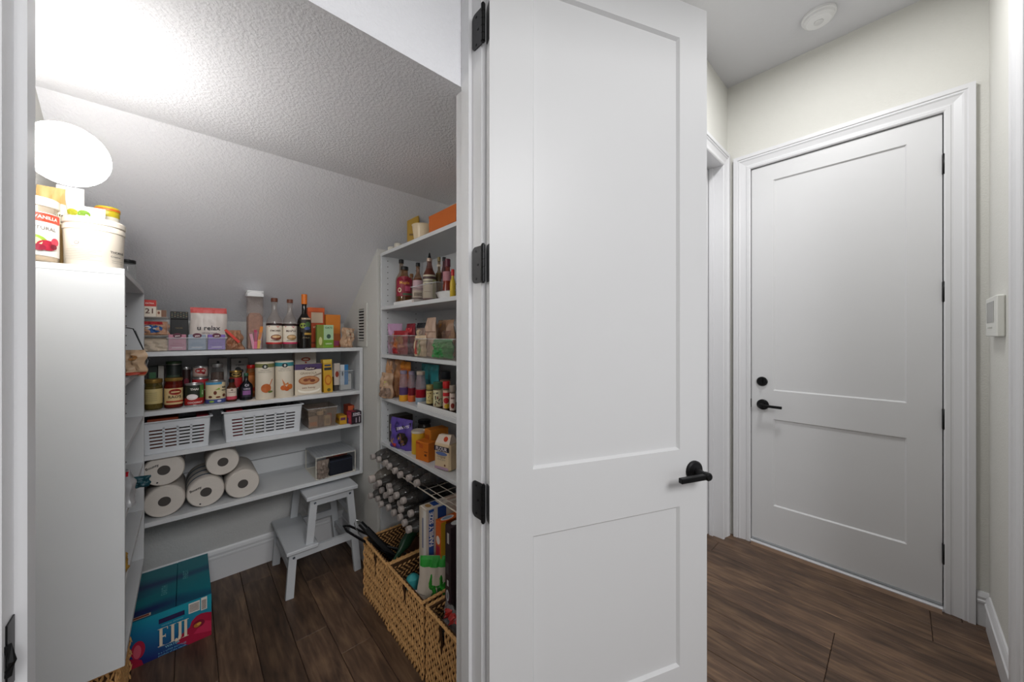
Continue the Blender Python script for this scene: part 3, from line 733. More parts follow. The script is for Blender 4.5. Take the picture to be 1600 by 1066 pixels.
# ---- on the end-on cabinet
zc = LZ1+.0004; GT = 'tubs and jars on top of the end-on cabinet'
jar('powder_jar', 'clear jar with a red band and fruit picture, half hidden by the left jamb', (-.306, 1.567, zc), .047, .173, clear('e9dcc8', .5), mat('cbb9a0', .8, 0, .15, 90), mat('ded6cb', .5), 'e6e2dc',
    [('r', -.9, .62, .62, .75, 'd0402a'), ('t', '2 VANILLA', .2, .685, .6, 'f2e6dc'), ('t', 'NATURAL', .15, .52, .6, '6a6460'), ('e', .0, .30, .26, .11, '8fae3c'), ('e', .0, .30, .16, .07, 'd9e2a0'), ('e', .25, .26, .2, .08, 'a8233a'), ('e', .42, .33, .1, .06, 'c23b50'), ('e', .1, .22, .12, .05, '8c1c34'), ('e', .38, .25, .08, .04, '74182c')], .1, .76, group=GT, neck=.93, lidh=.022, rz=.25)
t = thing('supplement_tub', 'wide cream plastic tub with a fine-print label', 'tub', (-.199, 1.60, zc), .1, GT)
r_ = .0595; m = MB(); m.lathe([(r_*.93, 0), (r_*.96, .003), (r_, .105), (r_*.99, .108)], 36); m.build('tub_body', mat('dfd5c6', .4, 0, .02), t)
m = MB(); m.lathe([(r_*1.0, .104), (r_*1.03, .106), (r_*1.03, .118), (r_*1.0, .121), (r_*1.05, .124), (r_*1.05, .136), (r_*.98, .141), (0, .141)], 36); m.build('lid', mat('e4dbcd', .4, 0, .02), t)
build_print([('e', -.28, .62, .045, .04, '6a655e'), ('e', -.28, .62, .035, .03, 'dfd5c6'), ('r', -.38, .53, -.14, .536, '857f76')]+[('r', -.5, .44-.045*i, .12-.09*(i % 3), .446-.045*i, '958e84') for i in range(7)]+
            [('t', 'THORNE', .40, .46, .3, '2f2c2a', {'bold': .03}), ('t', 'Creatine', .36, .34, .2, '4d4945'), ('r', .28, .22, .54, .228, '857f76'), ('r', .28, .17, .5, .176, '857f76')], 2*r_, .105, cone_map(lambda v: r_*(.962+.038*v/.105)), t)
for px, Y, top, lab, la in ((166, 1.745, 325, 'E2', 'tall canister with a yellow and orange lid, behind the cream tub'), (160, 1.705, 341, 'E1', 'shorter canister with a yellow-green lid just behind the cream tub')):
    h = ZY(px, top, Y)-zc; 
    if lab == 'E1': px_x = PX(168, Y)+.012
    x = PX(168, Y)
    if lab == 'E1': continue
    t = thing('lidded_canister', la, 'canister', (x, Y, zc), 0, GT)
    m = MB(); m.lathe([(.026, 0), (.0265, h*.86), (.024, h*.87)], 26); m.build('canister_body', mat('e2dccb', .5, 0, .03), t)
    m = MB(); m.lathe([(.027, h*.855), (.0275, h*.86), (.0275, h*.93), (.029, h*.935), (.029, h*.975), (.026, h), (0, h)], 26); m.build('lid', mat('c9b62c', .35, 0, .25, 12), t)
    build_print([('r', -.7, .94, .7, .972, 'd9702a'), ('t', 'Organic', 0, .7, .7, '4a7a2a')], .053, h, cyl(.0292), t)
bag('leaf_pouch', 'white pouch printed with green and yellow leaves behind the tub', (PX(130, 1.68), 1.680, zc), .085, ZY(130, 322, 1.68)-zc, .018, 'e8e6da',
    [('e', -.25, .88, .13, .05, 'b7b52e'), ('e', .02, .87, .15, .06, '7fa834'), ('e', -.05, .76, .19, .04, '8cb63c'), ('e', .32, .8, .1, .05, '6f9c30')], 3)
bag('paper_pouch', 'tan paper pouch standing behind the fruit jar', (-.286, 1.655, zc), .052, .235, .018, 'c9a66c', [('r', -.5, .55, .5, .8, 'e9dfc9'), ('t', 'Absolute', 0, .66, .8, '3a2a1c')], 4)
carton('notepad', 'white card leaning behind the pouches at the lamp', (-.262, 1.715, zc), .055, .006, .262, 'e6e6e8', rz=.1)
carton('wooden_board', 'small reddish wooden board leaning beside the white card', (PX(107, 1.73), 1.73, zc), .030, .009, .232, 'a4643a', rz=-.25, cat='board', front=[('r', -.3, .05, -.2, .95, '7e4526'), ('r', .1, .05, .16, .95, '8a4e2c')])
t = thing('wire_hook', 'bent dark wire handle behind the canister', 'hook', (PX(122, 1.8), 1.8, zc)); m = MB(); m.tube([(0, 0, 0), (0, 0, .20), (.006, 0, .212), (.014, 0, .21), (.016, 0, .195)], .003, 8); m.build('wire', DARK, t)
jar('glass_jar', 'small clear glass jar behind the right side of the cream tub', (PX(199, 1.86), 1.86, zc), .022, .075, GLS, None, DARK, neck=.9, lidh=.01)

# ---- inside the end-on cabinet
t = thing('wire_snack_holder', 'dark wire holder hanging over the upper shelf of the end-on cabinet', 'holder', (-.150, 1.70, 1.2185))
m = MB(); m.tube([(-.03, -.11, .0), (-.03, -.11, .14), (-.02, -.10, .155), (0, -.05, .16), (.02, .01, .155), (.045, .06, .07), (.055, .08, .045)], .0018, 6); m.build('wire', mat('3c3f42', .35, .6), t)
m = MB(); m.tube([(.02, .07, .15), (.05, .09, .045), (.045, .0, .005), (0, -.1, .003)], .0018, 6); m.build('wire', mat('8d9092', .35, .6), t)
bag('snack_bag', 'crumpled tan snack bag poking out of the end-on cabinet', (-.142, 1.70, 1.2190), .100, .085, .045, 'b3977a', [('e', -.1, .5, .2, .18, '7a4028'), ('e', .25, .7, .12, .1, 'a87a4c'), ('r', -.5, .05, .5, .16, 'a33a26')], 5, rz=-.5, crush=.007)
bag('foil_bag', 'silver foil bag with a red band in the lower half of the end-on cabinet', (-.158, 1.655, .8205), .11, .115, .05, 'a8a8aa', [('r', -.5, .82, .5, .95, 'b01828'), ('r', -.4, .1, .1, .3, '5d6468')], 6, rz=-1.0, crush=.008, rough=.25)
bag('teal_pouch', 'dark teal pouch corner sticking out of the end-on cabinet', (-.128, 1.80, .8205), .07, .038, .025, '1a434c', [], 8, rz=-.3)
bag('ribbon_bundle', 'gold and navy ribbon bundle on the lowest shelf of the end-on cabinet', (-.155, 1.62, .6205), .06, .075, .03, 'b08a3c', [('r', -.5, .4, .5, .6, '25242c'), ('r', -.5, .1, .5, .2, '2c2440')], 9, rz=-1.1, crush=.007)

# ---- back unit, top shelf
z = ZS[0]+.0004; Y = 2.225
t = thing('tiered_rack', 'two-tier clear rack at the left end of the top back shelf', 'rack', (PX(238, 2.25), 2.25, z))
for zz in (.068, .150): MB().cbox(-.055, .052, -.03, .15, zz, zz+.004, .001).build('tray', clear('f0ece4', .6), t)
for x in (-.053, .05):
    for y in (-.028, .148): MB().box(x-.002, x+.002, y-.002, y+.002, 0, .15).build('post', PLAS, t)
zt2 = z+.1545
carton('tea_box', 'white box with a red top standing on the two-tier rack', (PX(233, 2.25), 2.25, zt2), .045, .08, .075, 'e9dfcf', front=[('r', -.5, .62, .5, 1, 'c8281e'), ('t', 'EXTRA', 0.05, .8, .6, 'f4e4da'), ('t', '21', 0, .35, .55, '5a2c1c')])
carton('small_carton', 'small white and brown carton right of the red-topped box', (PX(252, 2.26), 2.26, zt2), .032, .06, .032, 'd9c7b4', front=[('r', 0, 0, .5, 1, '7b5137'), ('e', -.25, .6, .12, .2, '8c4a30')])
bag('blue_snack_bag', 'blue, white and red snack bag on the rack lower tray', (PX(241, 2.25), 2.25, z+.0725), .095, .062, .045, 'b98e72', [('e', -.1, .45, .4, .28, '2f5f9e'), ('e', -.05, .55, .3, .14, 'e8e6e0'), ('r', -.5, .78, .3, .98, 'b7343c')], 12, crush=.005)
bag('cream_sack', 'cream cloth sack squeezed under the two-tier rack', (PX(243, 2.26), 2.26, z), .11, .06, .06, 'c6b7a4', [], 13, crush=.005)
x, w_, h = bk(z, 266, 294, 484, 2.30)
carton('dark_gift_box', 'plain black box stacked under the patterned black box', (x, 2.32, z), .063, .06, h-.045, '161616', front=[('t', 'NOIR', 0, .72, .4, '6b5a3a')])
carton('patterned_gift_box', 'black box with a gold dotted pattern, topmost of the two black boxes', (x, 2.32, z+h-.044), .063, .06, .036, '1d1a18',
       front=[('e', -.4+.16*i, .25+.25*j+(.1 if i % 2 else 0), .045, .06, '8c7a5c' if (i+j) % 2 else '5c6a55') for i in range(6) for j in range(3)])
x, w_, h = bk(z, 296, 356, 481, 2.32)
bag('bath_salt_pouch', 'white pouch with a coral top reading relax, standing behind the tea boxes', (x, 2.335, z), w_, h, .04, 'd6ccc4',
    [('r', -.5, .87, .5, 1.0, 'd3605c'), ('t', 'u relax', .0, .52, .62, '4a4448', {'bold': .02}), ('t', 'calming blend', .0, .40, .4, '9a8a90'), ('r', -.35, .2, .35, .22, 'a79c9c')], 14, crush=.002, taper=.05)
x, w_, h = bk(z, 262, 352, 518, 2.215)
bin_clear('clear bin on the top back shelf holding three small tea boxes', (x+.002, 2.215, z), w_+.006, .075, .062)
for l, r, c, c2, la in ((263, 291, 'c08092', 'a4506c', 'pink'), (294, 322, '93a0b0', '6b7f96', 'grey-blue'), (325, 352, '7f5fae', '5d3f94', 'purple')):
    x, w_, h = bk(z, l, r, 524, 2.221)
    carton('tea_carton', la+' tea box inside the clear bin on the top back shelf', (x, 2.222, z+.0035), w_, .06, h, c, group='tea boxes in the clear bin', front=[('e', 0, .93, .26, .16, '5c1c34'), ('t', 'yogi', 0, .90, .26, 'f0e4e4', {'bold': .03}), ('t', 'bedtime', 0, .45, .5, c2), ('r', -.4, .3, .4, .34, c2), ('r', -.3, .15, .3, .18, 'e4dcdc')])
bag('zip_bag', 'clear zip bag of brown snacks with a red zip strip', (PX(366, 2.24), 2.24, z), .078, .098, .055, 'a67a5e', [('e', -.1, .3, .3, .2, '8a5a40'), ('e', .1, .35, .18, .12, 'c79a7c')], 15, crush=.008, taper=.25, group=None)
t = thing('zip_strip', 'red plastic bag clip lying across the zip bag', 'clip', (PX(361, 2.2), 2.205, z+.088), 0); m = MB(); m.bar((-.022, 0, .012), (.032, 0, -.05), .011, .006); m.build('clip_bar', mat('cc3322', .35), t)
t = thing('tall_clear_canister', 'tall clear square canister with a white lid and label tape', 'canister', (PX(398, 2.285), 2.285, z)); hh = ZY(398, 455, 2.285)-z
m = MB(); m.lathe([(.032, 0), (.034, .004), (.0345, hh-.035), (.036, hh-.03)], 32, None, 6); m.build('canister_body', clear('d9c9c0', .22), t)
m = MB(); m.lathe([(.031, .004), (.0325, .006), (.033, hh*.55), (.02, hh*.62), (0, hh*.6)], 32, None, 6); m.build('contents', mat('a07a68', .8, 0, .45, 60), t)
m = MB(); m.lathe([(.0365, hh-.032), (.0385, hh-.03), (.0385, hh-.014), (.036, hh-.012), (.0385, hh-.01), (.0375, hh-.001), (0, hh)], 32, None, 6); m.build('lid', WHITE, t)
build_print([('r', -.36, .92, .36, .965, 'f0f0ee'), ('t', 'PASTA', 0, .942, .4, '444444')], .07, hh, flat(-.037), t)
t = thing('straw_cup', 'clear cup of pink and orange drink sachets in front of the tall canister', 'cup', (PX(401, 2.222), 2.222, z))
m = MB(); m.lathe([(.024, 0), (.026, .003), (.029, .088)], 20); m.build('cup', clear('e8d8dc', .2), t)
for i, (c, dx, hgt, tl) in enumerate((('d6457e', -.010, .092, .1), ('e3a0b8', -.019, .080, -.12), ('d9822e', .004, .118, .28), ('8a7f96', .012, .084, .15), ('c9c2cc', .018, .078, -.05), ('b03a60', -.004, .100, -.05), ('e2b030', .010, .112, .2))):
    m = MB(); m.bar((dx*.6, -.008+.004*(i % 3), .004), (dx*.9+tl*.06, .002-.006*(i % 3), hgt), .012, .003); m.build('sachet', mat(c, .4), t)
for l, r, top, la, c2, txt, pic in ((416, 441, 466, 'glass syrup bottle with a burger-like cookie picture, left of the pair', 'b52a2a', "S'MORES", '7a3a20'), (441.5, 464, 468, 'glass syrup bottle with a pink-footed label, right of the pair', 'c22a56', 'MAPLE', '9a7a4c')):
    Yb = 2.235; x, w_, h = bk(z, l, r, top, Yb)
    bottle('syrup_bottle', la, (x, Yb, z), w_/2, h, [(.85, 0), (1, .02), (1, .56), (.9, .62), (.5, .72), (.36, .8), (.33, .95), (.4, .96), (.4, 1)], clear('cfc2b8', .2), mat('6a3c2a', .5), mat('2c1712', .3), .54,
           'e6dccb', [('r', -.8, .46, .8, .5, '2a1a18'), ('p', [(-.7, .50), (-.4, .43), (-.1, .50)], c2), ('p', [(-.15, .50), (.15, .42), (.45, .50)], c2), ('r', -.8, .10, .8, .135, c2), ('t', txt, -.0, .36, .65, '4a2a20'), ('e', .05, .23, .34, .055, pic), ('e', .05, .245, .26, .025, 'd8b080'), ('r', -.3, .165, .3, .172, '6a5a50')], .1, .5, caph=.06, capr=1.05, group='coffee syrup bottles')
x, w_, h = bk(z, 464.5, 486.5, 460, 2.225)
bottle('liqueur_bottle', 'dark glass bottle with an orange cap and a fruit label', (x, 2.228, z), w_/2, h, WINE, mat('16110e', .12, 0, .1), mat('dc7420', .35), None, .5, None,
       [('r', -.36, .3, .36, .57, '26201c'), ('e', -.2, .42, .22, .05, '8c9a3a'), ('e', .15, .44, .2, .05, '4a6a3c'), ('r', -.3, .53, .4, .56, 'a47a54'), ('t', 'LIMONE', .05, .545, .6, 'e8dcc4'), ('e', .1, .37, .22, .03, '4a5a8a'), ('r', -.1, .25, .5, .29, 'b08a3c'), ('t', 'ITALIA', .05, .2, .5, '8a7a5c')], .1, .5, caph=.17, capr=1.12)
cart_b('cracker_box', 'tall orange-red box with a pale square, behind the dark bottle', z, 481, 507, 481, 2.335, .05, 'b8481c', front=[('r', -.3, .62, .4, .88, 'cdb49a'), ('r', -.5, .9, .5, 1, 'd8602a'), ('t', 'snack', .05, .52, .5, 'e9c9a0'), ('r', -.4, .1, .4, .14, '7a2a14')])
cart_b('orange_box', 'small bright orange box at the right of the top back shelf', z, 509, 532, 492, 2.315, .05, 'd07a24', front=[('r', -.5, .0, .5, .42, 'b5622a'), ('r', -.4, .16, .0, .36, 'd2a23c'), ('r', .05, .05, .4, .2, 'a8486c')], left=[('r', -.5, .5, .5, 1, 'b2702c')])
cart_b('noodle_box', 'green and yellow snack box in front of the orange boxes', z, 495.5, 521, 508, 2.24, .035, '8fae3c', front=[('r', -.1, .35, .5, 1, 'a9c7a0'), ('r', -.1, 0, .5, .34, '6f9a2c'), ('r', -.5, 0, -.12, 1, '7a8a34'), ('t', 'OATS', .2, .88, .45, '3a5a34'), ('e', .2, .5, .13, .1, '3c5648'), ('t', 'GREEN', .2, .18, .4, 'e6edc8'), ('e', -.3, .3, .1, .18, 'c9c48a')])
bag('nut_bag', 'crumpled clear bag of pale nuts at the right end of the top back shelf', (PX(541, 2.25), 2.25, z), .072, .118, .05, 'bf9c80', [('r', -.2, .55, .3, .9, 'cdb8a0'), ('e', .05, .7, .12, .08, '9a5a40'), ('r', -.3, .1, .35, .45, 'cfae90')], 17, ry=.12, crush=.007)

# ---- back unit, second shelf (jars and cans)
z = ZS[1]+.0004; Y = 2.225; GJ = 'front row of jars and cans on the second back shelf'
x, w_, h = bk(z, 222.5, 254.5, 592, Y+.03); x += .003
jar('mustard_jar', 'tall jar with a gold lid and plain yellow label, leftmost of the front row', (x, Y+.025, z), w_/2*.9, h, clear('8a7a3c', .5), mat('8a7840', .6), GOLD, 'cdbb82', [('r', -.5+.0, .55-.06*i, .2, .562-.06*i, '9a8a5c') for i in range(5)]+[('e', .75, .33, .08, .03, '3a3020')], .2, .68, group=GJ, neck=.92)
x, w_, h = bk(z, 255.5, 287, 590, Y+.03)
jar('sauce_jar', 'red sauce jar with a gold-edged black lid and an oval emblem', (x, Y+.025, z), w_/2*.94, h, clear('8a2a1c', .6), mat('8c2c1a', .5), GOLD, 'dcc08c', [('e', .1, .54, .36, .10, 'a8321e'), ('e', .1, .54, .30, .075, '8a2416'), ('r', -.12, .52, .34, .56, 'dcc08c'), ('t', "RAO'S", .08, .38, .7, '5c4a34', {'bold': .03}), ('r', -.4, .2, .6, .25, 'a8321e')], .13, .66, group=GJ, neck=.9, lidh=.012)
m_k = mat('26221c', .4)
x, w_, h = bk(z, 287.5, 319, 599, Y+.03)
can('coconut_can', 'can with a black top half, red foot and coconut picture', (x, Y+.028, z), w_/2*.96, h, TIN, '23281f', [('r', -.9, .0+.07, .9, .36, 'a0201e'), ('r', .30, .36, .8, .93, '4c7a3a'), ('t', 'THAI', -.0, .76, .42, 'e9e4da', {'bold': .03}), ('e', -.12, .42, .30, .13, 'e6d9d6'), ('e', -.10, .44, .22, .08, 'f0e8e8'), ('t', 'COCONUT', .05, .17, .8, 'f0dcd8', {'bold': .02}), ('t', 'MILK', .45, .6, .2, 'cfe0b8', {'rot': 90})], group=GJ)
x, w_, h = bk(z, 320, 353, 595, Y+.03)
can('bean_can', 'cream can with brown beans and a blue foot', (x, Y+.028, z), w_/2*.97, h, TIN, 'd8c8a4', [('r', -.8, .05, .8, .22, '3c4a86'), ('r', -.6, .86, .3, .96, '4a90b8'), ('e', -.04, .5, .08, .085, '6a2c18'), ('e', -.28, .33, .1, .05, '5c2a18'), ('e', .1, .31, .12, .04, '7a3a20'), ('e', .42, .37, .1, .07, '5c2a18'), ('p', [(-.05, .62), (.15, .72), (.2, .64)], '86a83c'), ('t', 'RED', .42, .73, .26, '3a3a34', {'bold': .04}), ('t', 'BEANS', .42, .6, .28, '3a3a34', {'bold': .04}), ('e', -.2, .13, .12, .045, '8cae4c'), ('e', .15, .14, .1, .045, 'c8c8e0')], group=GJ)
x, w_, h = bk(z, 353.5, 370, 592, Y+.04)
bottle('extract_bottle', 'small brown extract bottle with a white label and pink foot', (x, Y+.04, z), w_/2, h, SQUAT, AMB, DARK, mat('2e1810', .4), .6, 'd9c8ba', [('r', -.8, .1, .8, .24, 'c04a5a'), ('t', 'VANILLA', 0, .42, .7, '5a3a30'), ('e', 0, .52, .12, .03, '6a4a3a')], .1, .58, group=GJ, caph=.14)
x, w_, h = bk(z, 374, 395, 583, Y+.05)
bottle('wine_vinegar_bottle', 'black flask with a purple label and green cap', (x, Y+.05, z), w_/2, h, [(.9, 0), (1, .03), (1, .55), (.95, .62), (.5, .74), (.3, .82), (.3, 1)], mat('14151a', .2), mat('2f5a44', .4), None, .5, None, [('r', -.35, .12, .35, .5, '2c2a36'), ('r', -.3, .2, .3, .36, '8a5a90'), ('t', 'Ol', 0, .56, .3, 'c9c0d0'), ('t', 'WINE', 0, .42, .5, 'c9c0d0')], group=GJ, caph=.1)
G2 = 'back row of jars and cans on the second back shelf'
x, w_, h = bk(z, 229, 247, 573, 2.40)
cart_b('black_carton', 'black box with green print behind the leftmost jar', z, 230, 246, 573, 2.37, .06, '1d231e', front=[('r', -.3, .6, .35, .85, '3a6a44')], group=G2)
cart_b('grey_carton', 'plain grey-white box beside the black carton in the back row', z, 247, 256, 572, 2.37, .06, 'a6a098', group=G2)
def cn(name, la, l, r, top, Y_, lab, pr, base=z, metal=TIN, **k):
    x, w_, h = bk(base, l, r, top, Y_); return can(name, la, (x, Y_, base), w_/2, h, metal, lab, pr, group=G2, **k)
cn('olive_can', 'dark can with a green lid in the back row', 259, 284, 566, 2.36, '1e2420', [('r', -.5, .5, .4, .7, '3a4a3a')], lid=mat('3f5a3c', .4))
cn('preserve_can', 'dark brown can right of the green-lidded can', 284.5, 298, 574, 2.36, '2c1a18', [('e', 0, .6, .3, .1, '6a2030')])
x, w_, h = bk(z, 300, 326, 590, 2.335)
can('tomato_can', 'red-labelled can, lower of the stacked pair', (x, 2.335, z), w_/2, h, TIN, 'a8202a', [('r', -.7, .5, .7, .54, 'e0c0b8')], group=G2)
can('cherry_can', 'clear-and-red can stacked on top of the red can', (x, 2.335, z+h+.0008), w_/2*.93, .055, TIN, 'b8a098', [('e', 0, .62, .36, .24, 'a02428'), ('e', .2, .4, .12, .1, '7c1820'), ('r', -.6, .1, .6, .2, '8a7468')], group=G2)
x, w_, h = bk(z, 329, 350, 568, 2.335)
jar('spice_jar', 'dark jar of seeds with a steel lid behind the bean can', (x, 2.33, z), w_/2, h, clear('8a8a8a', .2), mat('5c4438', .8, 0, .5, 120), TIN, group=G2)
for px0, px1, la in ((326, 355, 'white carton with a black dot behind the seed jar'), (361, 388, 'white carton with a black bear-like blot behind the honey tin')):
    cart_b('white_carton', la, z, px0, px1, 560, 2.45, .05, 'b4b0ac', front=[('e', 0, .9, .08, .03, '1a1a1a'), ('t', 'organic', 0, .82, .5, '5a5654')]+([('e', -.1, .7, .18, .07, '1c1c1c'), ('e', .12, .66, .1, .05, '1c1c1c')] if px0 > 350 else []), group='white cartons at the back of the second shelf')
x, w_, h = bk(z, 358, 379, 590, 2.345)
can('tuna_can', 'red-rimmed can under the gold tin', (x, 2.345, z), w_/2, h, mat('a8242a', .4), 'a01e26', group=G2)
can('honey_tin', 'black and gold tin stacked behind the extract bottle', (x, 2.345, z+h+.0008), w_/2*.95, .034, GOLD, '1e1a16', [('e', 0, .5, .4, .25, 'b0904a'), ('t', 'HONEY', 0, .5, .55, '2a2016')], group=G2)
x, w_, h = bk(z, 384, 399, 570, 2.37)
jar('orange_spice_jar', 'orange spice jar left of the carrot canister', (x, 2.36, z), w_/2, h, clear('c9803c', .5), mat('a8602c', .7), REDP, 'b87038', [('r', -.5, .2, .5, .3, 'b02a1c')], group=G2)
x, w_, h = bk(z, 370, 384, 600, 2.30)
bottle('dark_bottle', 'slim black bottle between the extract bottle and the purple-labelled flask', (x-.012, 2.325, z), .010, .085, SQUAT, mat('1b1416', .25), REDP, group=G2)
t = thing('paper_liner', 'sheet of white paper under the soup canisters', 'paper', (PX(430, 2.26), 2.20, z-.0003)); m = MB(); m.prism([(-.13, 0.004), (-.05, -.006), (.02, .006), (.095, -.002), (.10, .10), (-.12, .11)], 0, .0006); m.build('sheet', mat('ded6cc', .6), t)
for l, r, top, c, la, pr in ((398.5, 429, 566, '7c7c4a', 'cream canister with an olive band and a carrot picture', [('e', -.0, .30, .26, .12, 'b8602c'), ('p', [(-.1, .36), (.12, .27), (.38, .55)], 'b8602c'), ('e', .22, .2, .14, .03, '6a7a3a')]),
                             (429.5, 459, 564, '3c8a92', 'cream canister with a teal band and orange apricots', [('e', -.12, .27, .16, .07, 'c8642a'), ('e', .22, .29, .17, .075, 'd0702c'), ('e', .05, .24, .14, .06, 'c05a24'), ('p', [(-.2, .52), (-.1, .3), (.0, .36)], 'c87a44'), ('p', [(-.1, .34), (.1, .42), (.15, .36)], 'c87a44')])):
    x, w_, h = bk(z, l, r, top, 2.245); t = thing('soup_canister', la, 'canister', (x, 2.25, z+.0004), 0, 'cream soup canisters'); rr_ = w_/2*.985
    m = MB(); m.lathe([(rr_*.97, 0), (rr_, .003), (rr_, h-.004), (rr_*.98, h-.002), (rr_*.94, h), (rr_*.9, h-.002), (0, h-.002)], 32); m.build('canister_body', mat('d8cdbb', .5, 0, .02), t)
    build_print([('r', -.78, .86, .78, .965, c), ('e', -.05, .885, .16, .06, '24282a'), ('t', '8', -.05, .885, .1, 'e0e0d8', {'bold': .03}), ('t', 'ORGANIC', -.05, .79, .5, '9a9284'), ('t', 'PREMIUM CHUNKS', -.05, .74, .7, 'a89f90')]+pr, 2*rr_, h, cyl(rr_), t)
cart_b('sugar_carton', 'white box with a small red emblem on the granola tub', z, 461, 494, 549, 2.36, .07, 'cfc6bc', front=[('r', -.5, 0, .5, .12, '8a8078'), ('e', 0, .80, .22, .05, 'a8442c'), ('e', 0, .80, .14, .025, 'd8b8a0'), ('e', 0, .72, .05, .02, 'a8442c')])
x, w_, h = bk(z, 460.5, 503.5, 569, 2.235)
carton('cereal_box', 'cereal box with a purple top and an oat bowl picture', (x, 2.24, z), w_*.97, .045, h, 'd8cbb6', front=[('r', -.5, .82, .5, 1, '4c3a66'), ('e', .05, .85, .27, .06, '3a2440'), ('t', 'Quaker', .05, .85, .36, 'e8d8c4', {'bold': .02}), ('t', 'GRANOLA', .0, .70, .62, 'a08a74'), ('e', .02, .46, .40, .15, 'a86a44'), ('e', .02, .47, .34, .11, 'c08a5c'), ('e', -.1, .48, .1, .05, '8a4a30'), ('e', .15, .45, .1, .05, '7a3c28'), ('e', .02, .5, .08, .04, '9c5636'), ('p', [(.2, .58), (.5, .66), (.5, .71), (.18, .61)], '9a8470'), ('e', .02, .16, .42, .12, 'efe8da'), ('e', .02, .22, .42, .11, 'd8cbb6'), ('t', 'oats honey', .0, .22, .5, '8a5a40')], left=[('r', -.5, .82, .5, 1, '4c3a66')])
x, w_, h = bk(z, 505.5, 520.5, 562, 2.235)
carton('pasta_box', 'narrow yellow box standing beside the cereal box', (x+.002, 2.24, z), w_*.93, .05, h, 'cfa02c', front=[('r', -.5, .9, .5, 1, 'd8b850'), ('r', -.35, .80, .35, .85, '3c4a66'), ('r', -.4, .68, .4, .76, '2e3238'), ('e', 0, .38, .38, .16, 'c06a20'), ('e', 0, .38, .27, .11, 'd89a34'), ('e', .05, .08, .2, .05, '6a5a1c')], left=[('r', -.5, .6, .5, .9, 'b8902a')], ry=-.03)
cart_b('seasoning_packet', 'white packet with a red mark leaning at the right of the second shelf', z+.035, 522, 531, 568, 2.26, .012, 'c2b6ac', front=[('e', .0, .5, .3, .14, '8a3420')], rz=.0)
cart_b('blue_packet', 'small white and blue packet leaning beside the white packet', z+.035, 532, 544, 570, 2.25, .02, 'c9cdd2', front=[('r', .0, 0, .5, 1, '2f78b0'), ('e', -.25, .55, .1, .12, '2c3440')])
cart_b('dark_tray', 'low dark box carrying the leaning packets', z, 522, 529, 590, 2.27, .06, '4a4644')
x, w_, h = bk(z, 530, 553, 579, 2.24)
bin_clear('small clear bin with a white box at the right end of the second shelf', (x, 2.245, z), w_*.95, .08, h, taper=.02)
carton('cracker_carton', 'white box lying inside the small clear bin', (x, 2.252, z+.0035), w_*.72, .05, h*.8, 'b8b6b2', front=[('r', -.3, .55, .35, .6, '8a8884'), ('r', -.3, .4, .2, .44, '8a8884')])

# ---- back unit, third shelf (white baskets, clear tub, small boxes)
z = ZS[2]+.0004
def slot_basket(label, x0, x1, y0, y1, h, seed):
    t = thing('slotted_basket', label, 'basket', ((x0+x1)/2, y0, z), 0, 'white slotted plastic baskets')
    W_, D_ = x1-x0, y1-y0; th = .003; mw = mat('cfd2d6', .4, 0, .015)
    def tp(p):
        x, y, zz = p; k = .94+.06*zz/h; return (x*k, D_/2+(y-D_/2)*k, zz)
    def wall(name, p0, p1, ncol):
        """upright wall from p0 to p1 with a grid of horizontal slots"""
        a, b = Vector((p0[0], p0[1], 0)), Vector((p1[0], p1[1], 0)); L_ = (b-a).length; u = (b-a)/L_; n = Vector((-u.y, u.x, 0))*th; m = MB()
        def blk(u0, u1, z0, z1):
            vs = [tp(a+u*q+n*j+Vector((0, 0, zz))) for q in (u0, u1) for j in (0, 1) for zz in (z0, z1)]
            m.add(vs, [(0, 1, 3, 2), (4, 6, 7, 5), (0, 4, 5, 1), (2, 3, 7, 6), (0, 2, 6, 4), (1, 5, 7, 3)])
        s0, s1 = L_*.09, L_*.91; nr = 6; zb, zt_ = h*.16, h*.80; cw = (s1-s0)/ncol
        blk(0, L_, 0, zb); blk(0, L_, zt_, h); blk(0, s0, zb, zt_); blk(s1, L_, zb, zt_)
        for c in range(1, ncol): blk(s0+c*cw-.004, s0+c*cw+.004, zb, zt_)
        ph = (zt_-zb)/nr
        for r_ in range(nr):
            blk(s0, s1, zb+r_*ph+ph*.42, zb+(r_+1)*ph) if r_ < nr-1 else blk(s0, s1, zb+r_*ph+ph*.42, zt_)
        m.build(name, mw, t)
    wall('front_wall', (-W_/2, 0), (W_/2, 0), 4 if W_ < .25 else 6); wall('back_wall', (-W_/2, D_-th), (W_/2, D_-th), 4)
    wall('end_wall', (-W_/2+th, 0), (-W_/2+th, D_), 4); wall('end_wall', (W_/2, 0), (W_/2, D_), 4)
    m = MB(); m.box(-W_/2*.93, W_/2*.93, D_*.035, D_*.965, 0, .003); m.build('bottom', mw, t)
    m = MB(); 
    for q in ((-W_/2-.008, W_/2+.008, -.008, .001), (-W_/2-.008, W_/2+.008, D_-.001, D_+.008), (-W_/2-.008, -W_/2+.001, .001, D_-.001), (W_/2-.001, W_/2+.008, .001, D_-.001)): m.cbox(q[0], q[1], q[2], q[3], h-.004, h+.001, .001)
    m.build('rim', mw, t); return t
xa, xb = -.123, PX(329, 2.205); h1 = ZY(280, 655, 2.205)-z
slot_basket('white slotted basket at the left of the third back shelf', xa-.02, xb, 2.205, 2.46, h1, 1)
xc, xd = PX(349, 2.205), PX(472, 2.205); h2 = ZY(410, 638, 2.205)-z
slot_basket('wider white slotted basket in the middle of the third back shelf', xc, xd, 2.205, 2.46, h2, 2)
